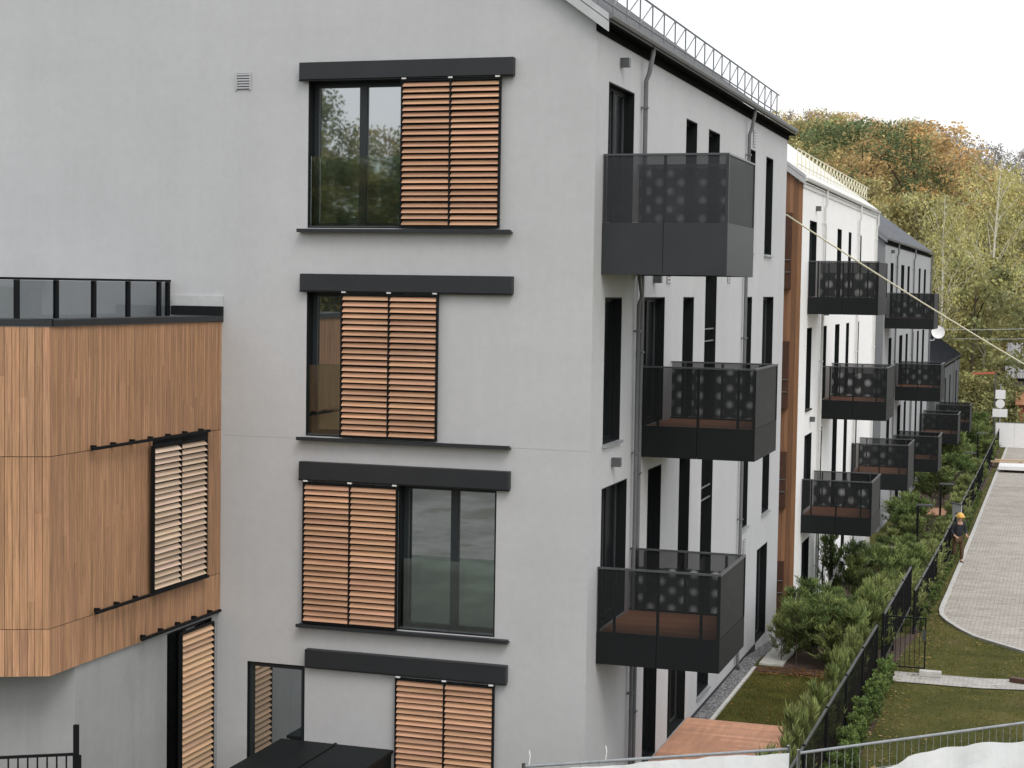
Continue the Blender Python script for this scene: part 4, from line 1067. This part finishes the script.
TREES = [(-12.4, 147, 21.3, 'dark', 1.2, 0),
 (-7.4, 150, 21.1, 'orange', 1.3, 1),
 (1.1, 112, 21.0, 'birch', 1.0, 2),
 (-1.6, 104, 18.1, 'birch', 0.8, 3),
 (-34.8, 225.0, 17.5, 'olive', 1.0, None),
 (-32.3, 222.6, 17.7, 'bare', 1.0, None),
 (-31.6, 236.5, 17.7, 'orange', 1.0, None),
 (-28.9, 226.8, 18.0, 'bare', 1.0, None),
 (-28.2, 238.8, 18.0, 'olive', 1.0, None),
 (-25.0, 225.0, 17.0, 'olive', 1.0, None),
 (-23.7, 227.9, 17.5, 'orange', 1.0, None),
 (-21.9, 231.2, 16.8, 'orange', 1.0, None),
 (-19.3, 229.5, 16.4, 'orange', 1.0, None),
 (-18.6, 239.7, 16.4, 'bare', 1.0, None),
 (-17.0, 234.9, 16.2, 'olive', 1.0, None),
 (-13.9, 227.0, 16.8, 'olive', 1.0, None),
 (-13.0, 236.3, 16.2, 'bare', 1.0, None),
 (-11.0, 238.3, 15.9, 'bare', 1.0, None),
 (-9.1, 232.0, 15.3, 'bare', 1.0, None),
 (-7.5, 238.9, 15.0, 'bare', 1.0, None),
 (-5.2, 237.8, 14.5, 'bare', 1.0, None),
 (-3.3, 230.6, 14.3, 'bare', 1.0, None),
 (-2.0, 237.0, 13.9, 'bare', 1.0, None),
 (0.2, 233.1, 14.1, 'bare', 1.0, None),
 (1.9, 230.8, 13.7, 'bare', 1.0, None),
 (3.6, 237.9, 13.5, 'bare', 1.0, None),
 (5.9, 222.2, 14.3, 'bare', 1.0, None),
 (7.6, 223.9, 13.8, 'bare', 1.0, None),
 (-28.3, 193.4, 17.3, 'olive', 1.0, None),
 (-26.4, 194.0, 17.7, 'olive', 1.0, None),
 (-25.7, 203.5, 17.5, 'olive', 1.0, None),
 (-23.3, 193.7, 17.6, 'olive', 1.0, None),
 (-20.9, 190.4, 16.6, 'olive', 1.0, None),
 (-14.5, 201.0, 15.0, 'orange', 1.0, None),
 (-11.2, 190.6, 17.0, 'olive', 1.0, None),
 (-10.3, 195.2, 16.7, 'olive', 1.0, None),
 (-7.9, 194.3, 13.9, 'olive', 1.0, None),
 (-7.1, 201.5, 13.2, 'orange', 1.0, None),
 (-4.9, 196.0, 13.6, 'olive', 1.0, None),
 (-2.3, 193.4, 13.3, 'olive', 1.0, None),
 (-0.5, 190.4, 12.9, 'olive', 1.0, None),
 (0.9, 197.3, 12.1, 'bare', 1.0, None),
 (2.5, 193.9, 11.9, 'orange', 1.0, None),
 (4.9, 200.5, 11.7, 'olive', 1.0, None),
 (6.4, 192.0, 13.2, 'bare', 1.0, None),
 (-22.9, 160.2, 16.9, 'olive', 1.05, None),
 (-20.1, 158.9, 18.1, 'olive', 1.05, None),
 (-20.4, 165.8, 17.5, 'yg', 1.05, None),
 (-17.7, 160.5, 17.5, 'yg', 1.05, None),
 (-2.4, 153.2, 16.7, 'yg', 1.05, None),
 (-0.8, 153.6, 16.8, 'yg', 1.05, None),
 (0.3, 163.4, 15.8, 'yg', 1.05, None),
 (2.4, 154.2, 15.5, 'olive', 1.05, None),
 (4.2, 160.2, 15.1, 'yg', 1.05, None),
 (6.0, 161.6, 14.2, 'yg', 1.05, None),
 (7.2, 150.4, 16.1, 'yg', 1.05, None),
 (-17.5, 141.8, 16.2, 'olive', 1.1, None),
 (-15.1, 134.9, 15.6, 'yg', 1.1, None),
 (-13.9, 138.1, 15.0, 'olive', 1.1, None),
 (-11.6, 137.6, 16.7, 'olive', 1.1, None),
 (-9.9, 130.9, 16.0, 'yg', 1.1, None),
 (-9.3, 138.7, 15.7, 'yg', 1.1, None),
 (-6.7, 136.9, 16.5, 'yg', 1.1, None),
 (-4.9, 134.1, 16.7, 'yg', 1.1, None),
 (-4.0, 137.4, 16.0, 'yg', 1.1, None),
 (-2.0, 138.3, 13.5, 'yg', 1.1, None),
 (-0.1, 130.5, 15.3, 'yg', 1.1, None),
 (1.1, 135.5, 14.6, 'green', 1.1, None),
 (2.5, 135.7, 14.0, 'yg', 1.1, None),
 (4.6, 140.0, 12.3, 'green', 1.1, None),
 (5.7, 137.2, 14.4, 'yg', 1.1, None),
 (-10.3, 121.6, 12.8, 'yg', 1.2, None),
 (-8.3, 116.8, 12.7, 'green', 1.2, None),
 (-7.9, 122.5, 12.8, 'yg', 1.2, None),
 (-5.8, 121.5, 12.1, 'yg', 1.2, None),
 (-4.8, 117.9, 13.8, 'green', 1.2, None),
 (-3.1, 116.9, 13.1, 'olive', 1.2, None),
 (-2.4, 121.7, 12.4, 'green', 1.2, None),
 (-1.0, 123.6, 12.8, 'yg', 1.2, None),
 (0.3, 132.9, 9.5, 'yg', 1.2, None),
 (1.8, 133.0, 10.0, 'olive', 1.2, None),
 (3.6, 131.6, 11.4, 'olive', 1.2, None),
 (4.4, 132.7, 10.8, 'olive', 1.2, None),
 (6.3, 133.8, 10.1, 'green', 1.2, None),
 (-3.0, 111.6, 12.0, 'yg', 1.2, None),
 (-1.1, 111.3, 12.0, 'yg', 1.2, None),
 (0.5, 107.9, 12.8, 'green', 1.2, None),
 (1.8, 131, 19.6, 'birch', 0.9, None),
 (4.7, 131, 19.7, 'birch', 0.9, None),
 (-1.8, 103.5, 3.0, 'bush', 1.1, None),
 (-0.9, 102.9, 4.7, 'bush', 1.1, None),
 (-0.0, 104.5, 3.5, 'bush', 1.1, None),
 (0.9, 104.3, 3.6, 'bush', 1.1, None),
 (1.8, 104.8, 4.7, 'bush', 1.1, None),
 (2.5, 112, 2.6, 'bush', 1.1, None),
 (3.5, 112, 1.6, 'bush', 1.1, None),
 (4.5, 112, 1.3, 'bush', 1.1, None),
 (5.4, 112, 1.3, 'bush', 1.1, None),
 (6.3, 112, 2.4, 'bush', 1.1, None)]
random.seed(5)
usedp = {}
for (x, y, h, kind, wd, sp_) in TREES:
    z = H(x, y)-.3; s = h/TP[kind]['h']; src = TP[kind]
    lab = SPECIAL[sp_] if sp_ is not None else LAB[kind]
    grp = None if sp_ is not None else ('woodland trees: '+LAB[kind])
    if kind not in usedp:
        usedp[kind] = 1; o = src; o.location = (x, y, z); o.scale = (s*wd, s*wd, s); o.rotation_euler = (0, 0, random.uniform(0, 6) if sp_ != 2 else 0)
        o['label'] = lab
        if grp: o['group'] = grp
    else:
        o = dup(src, (x, y, z), random.uniform(0, 6), (s*wd, s*wd, s), lab)
        if grp: o['group'] = grp
        elif 'group' in o: del o['group']

# shrubs
def shrub_proto(name, label, mat, h, w, n, L, W, shape, seed, cat='shrub', dens_low=0.0, upw=.9):
    random.seed(seed)
    t = bpy.data.objects.new(name, None); COL.objects.link(t); tag(t, label, cat)
    st_ = MB(); cr = MB()
    st_.tube([(0, 0, -.05), (.02, 0, h*.5), (0, .02, h*.92)], .018, 5, .005)
    br_ = []
    for k in range(26):
        z = h*random.uniform(.08+dens_low, .9); a = random.uniform(0, 2*math.pi)
        if shape == 'cone': rad = w/2*(1-(z/h))**.6*random.uniform(.6, 1.15)+.04
        else: rad = w/2*math.sin(math.pi*min(.98, z/h*.85+.15))**.6*random.uniform(.6, 1.1)
        e = Vector((rad*math.cos(a), rad*math.sin(a), z+rad*upw)); b0 = Vector((0, 0, z))
        st_.tube([b0, e], .007, 4, .003, False); br_.append((b0, e))
    for k in range(n):
        b0, e = random.choice(br_); u = random.random()**.6; c = b0.lerp(e, u)+rnd_dir()*w*.07
        out = (e-b0).normalized(); d = out*.7+Vector((0, 0, upw*.6))+rnd_dir()*.75
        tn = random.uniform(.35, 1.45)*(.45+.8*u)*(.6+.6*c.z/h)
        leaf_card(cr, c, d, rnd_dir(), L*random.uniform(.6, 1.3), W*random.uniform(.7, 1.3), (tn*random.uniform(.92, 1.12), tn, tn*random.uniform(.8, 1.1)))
    for ob in (st_.build('stem', M['bark'], t, (0, 0, 0)), cr.build('foliage', M[mat], t, (0, 0, 0))): KIDS.setdefault(t.name, []).append(ob)
    return t
SP = {
 'thuja': [shrub_proto('thuja_shrub', 'x', 'thuja', 1.5, .95, 1500, .20, .030, 'cone', 31+i) for i in range(3)],
 'conif': [shrub_proto('conifer_shrub', 'x', 'thuja_d', 2.0, 1.15, 1900, .17, .030, 'round', 41+i, dens_low=.08) for i in range(3)],
 'hedge': [shrub_proto('leafy_shrub', 'x', 'hedge_leaf', .8, .7, 700, .09, .05, 'round', 51+i, upw=.4) for i in range(2)],
}
used = set()
LAMPS = ((2.08, 37.2), (2.22, 47.5), (2.40, 63.5), (2.46, 76.0), (2.44, 92.0))
def plant(kind, x, y, s, label, group, sz=None, z=None):
    if any(abs(x-a)-.1 < .55 and -5.5 < y-b < .6 for a, b in LAMPS): return
    src = random.choice(SP[kind]); z = H(0, y) if z is None else z
    sc_ = (s*random.uniform(.88, 1.12), s*random.uniform(.88, 1.12), (sz or s)*random.uniform(.88, 1.12)); rz = random.uniform(0, 6.28)
    if src.name not in used:
        used.add(src.name); src.location = (x, y, z); src.scale = sc_; src.rotation_euler = (0, 0, rz); src['label'] = label; src['group'] = group
    else: dup(src, (x, y, z), rz, sc_, label, group)
random.seed(9)
y = -.6
while y < 12.9:    # light green thuja row inside the first fence
    plant('thuja', 2.78+random.uniform(-.10, .08), y, random.uniform(.34, .62), 'light green young thuja in the row behind the near garden fence', 'thuja row behind the near fence', random.uniform(.66, .98)); y += random.uniform(.40, .66)
while y < 21.2:
    plant('thuja', 2.62+random.uniform(-.14, .14), y, .9, 'light green young thuja behind the fence past the gate', 'thuja row past the gate', 1.0); y += random.uniform(.46, .62)
y = 0
while y < 12.4:    # leafy shrubs on the drive side
    plant('hedge', 3.30+random.uniform(-.06, .10), y, .62, 'low dark green leafy shrub on the lawn side of the near fence', 'leafy shrubs outside the near fence', .74); y += random.uniform(.38, .55)
for (x, y, s, sz) in ((1.1, 14.5, .8, .95), (1.8, 14.4, .85, .95), (2.3, 14.8, .85, .95), (1.4, 17.6, .8, .95), (2.2, 17.4, .8, .95), (.9, 18.2, .7, .95), (.85, 13.9, .72, .78), (1.25, 13.5, .8, .82), (1.62, 13.7, .78, .78), (2.02, 13.4, .85, .82), (2.35, 13.9, .7, .7), (1.0, 15.0, .7, .82), (1.5, 15.1, .8, .86), (2.1, 15.2, .8, .8), (1.3, 16.4, .8, .8), (1.9, 16.9, .8, .8), (2.4, 15.9, .6, .7), (.8, 16.2, .7, .8)):
    plant('conif' if random.random() < .55 else 'thuja', x, y, s, 'bushy young conifer in the bed beyond the small lawn', 'conifers in the bed beyond the lawn', sz*.86)
for (x, y, s, sz) in ((.55, 25.2, .7, 1.15), (1.15, 25.4, .9, .95), (1.75, 25.2, .95, .95), (2.3, 25.5, .9, .9), (1.4, 24.3, .8, .8), (2.2, 24.0, .8, .8), (2.7, 24.8, .8, .8), (2.0, 26.4, .9, .95)):
    plant('conif', x, y, s, 'dark green conifer shrub before the railing of the bright white block', 'conifers by the railing of the white block', sz)
y = 22
while y < 40:
    plant('hedge' if random.random() < .5 else 'thuja', 2.85+random.uniform(-.12, .12), y, 1.0, 'green shrub behind the long fence beside the bright white block', 'shrubs behind the long fence, white block', .8); y += random.uniform(.6, .8)
while y < 90:
    plant('thuja' if random.random() < .55 else 'hedge', 2.85+random.uniform(-.12, .12), y, 1.1, 'green shrub behind the long fence beside the pale grey block', 'shrubs behind the long fence, grey block', .85); y += random.uniform(.9, 1.3)
for k in range(46):
    y = random.uniform(28.5, 48); x = random.uniform(.7, 2.7)
    if 29 < y < 33 and x < 2.1: continue
    plant(random.choice(('conif', 'conif', 'hedge', 'thuja')), x, y, random.uniform(.75, 1.1), 'green garden shrub between the bright white block and the long fence', 'garden shrubs before the white block', random.uniform(.5, .9))
for k in range(44):
    y = random.uniform(53.5, 90); x = random.uniform(.5, 2.5)
    plant(random.choice(('conif', 'conif', 'hedge')), x, y, random.uniform(.9, 1.6), 'green garden shrub between the pale grey block and the long fence', 'garden shrubs before the grey block', random.uniform(.7, 1.3))
y = 22
while y < 60:
    plant('hedge', 3.36, y, .35, 'small leafy plant at the foot of the long fence on the drive side', 'small plants outside the long fence', .5); y += random.uniform(.7, 1.6)
for i, (x, y) in enumerate(((.3, 2.3), (1.25, 2.35), (1.65, 2.5))):
    plant('thuja', x, y, .35, ['tuft of weeds by the downpipe behind the tarpaulin fence', 'tuft of weeds in the middle of the deck edge', 'tuft of weeds at the outer part of the deck edge'][i], None or 'weeds at the deck edge', .32)

# fallen leaves and grass tufts on the lawns (uncountable)
random.seed(3); m = MB()
for k in range(2600):
    y = random.uniform(0, 34) if random.random() < .7 else random.uniform(20, 60)
    x = random.uniform(3.3, 9) if random.random() < .6 else random.uniform(3.25, 4.0)
    if y > 18 and x > lerp(KP, y)-.05 and random.random() < .85: continue
    s = random.uniform(.02, .045); z = H(0, y)+.02; a = random.uniform(0, 3.14); tn = random.uniform(.5, 1.1)
    if x > lerp(KP, y): z += .03
    d = Vector((math.cos(a), math.sin(a), random.uniform(-.2, .3)))*s; e = Vector((-math.sin(a), math.cos(a), random.uniform(-.2, .3)))*s*.7
    c = Vector((x, y, z)); m.face([c-d, c-e, c+d, c+e], (tn, tn*.9, tn*.7))
for k in range(500):
    y = random.uniform(7.7, 13.0); x = random.uniform(.5, 2.6) if random.random() < .35 else random.uniform(.5, 2.6); y = y if random.random() < .2 else random.uniform(12.3, 13.1)
    s = random.uniform(.02, .04); c = Vector((x, y, -8.36)); a = random.uniform(0, 3.14); d = Vector((math.cos(a), math.sin(a), .2))*s; e = Vector((-math.sin(a), math.cos(a), 0))*s*.7; tn = random.uniform(.25, .9)
    m.face([c-d, c-e, c+d, c+e], (tn, tn*.6, tn*.45))
tag(m.build('fallen_leaves', M['litter']), 'fallen leaves strewn over the lawn and the drive edge', 'leaves', kind='stuff')
m = MB()
for k in range(46000):
    if random.random() < .30: x, y = random.uniform(.46, 2.5), random.uniform(7.65, 12.7)
    else:
        y = random.uniform(1, 30)**1.0; x = random.uniform(3.45, 7.6)
        if 12.7 < y < 13.8 or x > lerp(KP, y)-.02: continue
    c = Vector((x, y, H(0, y)-.01)); h = random.uniform(.025, .06); a = random.uniform(0, 6.28); tn = random.uniform(.6, 1.5)
    w = Vector((math.cos(a), math.sin(a), 0))*.008; l = Vector((random.uniform(-1, 1), random.uniform(-1, 1), 0))*h*.5
    m.face([c-w, c+w, c+l+Vector((0, 0, h))], (tn*random.uniform(.9, 1.35), tn, tn*.8))
M['blade'] = leaf('grass_blade', (.135, .145, .042), (.135, .145, .042), .3)
tag(m.build('grass', M['blade']), 'short worn grass of the lawns', 'grass', kind='stuff')

# wood on the far side of the street behind the camera: what the front windows mirror
random.seed(44)
for k in range(44):
    x = -92+k*2.3+random.uniform(-1, 1); y = random.uniform(-98, -84)
    kind = random.choice(('dark', 'green', 'dark', 'olive', 'dark'))
    h = random.choice((17, 19, 20, 21, 22, 23)); s = h/TP[kind]['h']
    o = dup(TP[kind], (x, y, -8.5), random.uniform(0, 6), (s*.85, s*.85, s), LAB[kind].split(' of the')[0]+' mirrored in the front windows', 'trees mirrored in the front windows')

# ------------------------------------------------------------------ sky, sun, camera
w = bpy.data.worlds.new('World'); sc.world = w; w.use_nodes = True; nt = w.node_tree
SUN_EL, SUN_AZ = 50, 140      # azimuth clockwise from +Y
bg = nt.nodes['Background']; sky = N(nt, 'ShaderNodeTexSky', sky_type='NISHITA'); sky.sun_disc = False
sky.sun_elevation = R(SUN_EL); sky.sun_rotation = R(SUN_AZ); sky.dust_density = 4; sky.air_density = 1.2
nt.links.new(sky.outputs[0], bg.inputs[0]); bg.inputs[1].default_value = .05
b2 = N(nt, 'ShaderNodeBackground')       # overcast layer
tc = N(nt, 'ShaderNodeTexCoord'); nz = N(nt, 'ShaderNodeTexNoise'); nz.inputs['Scale'].default_value = 1.6; nz.inputs['Detail'].default_value = 5
nt.links.new(tc.outputs['Generated'], nz.inputs['Vector'])
rp = N(nt, 'ShaderNodeValToRGB'); rp.color_ramp.elements[0].position = .3; rp.color_ramp.elements[0].color = (.88, .90, .93, 1); rp.color_ramp.elements[1].position = .7; rp.color_ramp.elements[1].color = (1, 1, 1, 1)
nt.links.new(nz.outputs[0], rp.inputs[0]); nt.links.new(rp.outputs[0], b2.inputs[0]); b2.inputs[1].default_value = 1.05
ad = N(nt, 'ShaderNodeAddShader'); nt.links.new(bg.outputs[0], ad.inputs[0]); nt.links.new(b2.outputs[0], ad.inputs[1])
nt.links.new(ad.outputs[0], nt.nodes['World Output'].inputs[0])
sl = bpy.data.lights.new('sun', 'SUN'); sl.energy = .95; sl.angle = R(24); sl.color = (1, .98, .955)
so = bpy.data.objects.new('sun', sl); COL.objects.link(so)
dv = Vector((math.sin(R(SUN_AZ))*math.cos(R(SUN_EL)), math.cos(R(SUN_AZ))*math.cos(R(SUN_EL)), math.sin(R(SUN_EL))))
so.rotation_euler = dv.to_track_quat('Z', 'Y').to_euler(); so.location = dv*50

yaw, pit, rol = R(-17.7138), R(3.24418), R(.88666)
fw = Vector((math.sin(yaw)*math.cos(pit), math.cos(yaw)*math.cos(pit), -math.sin(pit)))
r0 = Vector((math.cos(yaw), -math.sin(yaw), 0)); u0 = r0.cross(fw)
r_ = r0*math.cos(rol)+u0*math.sin(rol); u_ = -r0*math.sin(rol)+u0*math.cos(rol)
cd = bpy.data.cameras.new('camera'); co = bpy.data.objects.new('camera', cd); COL.objects.link(co)
mt = Matrix((r_, u_, -fw)).transposed().to_4x4(); mt.translation = Vector((6.616, -24.6, 0)); co.matrix_world = mt
cd.sensor_width = 36; cd.lens = 1705.88/1024*36; cd.clip_end = 2000; cd.clip_start = .1
sc.camera = co
sc.view_settings.view_transform = 'Standard'; sc.view_settings.look = 'None'; sc.view_settings.exposure = 0
sc.cycles.transparent_max_bounces = 24; sc.cycles.max_bounces = 8
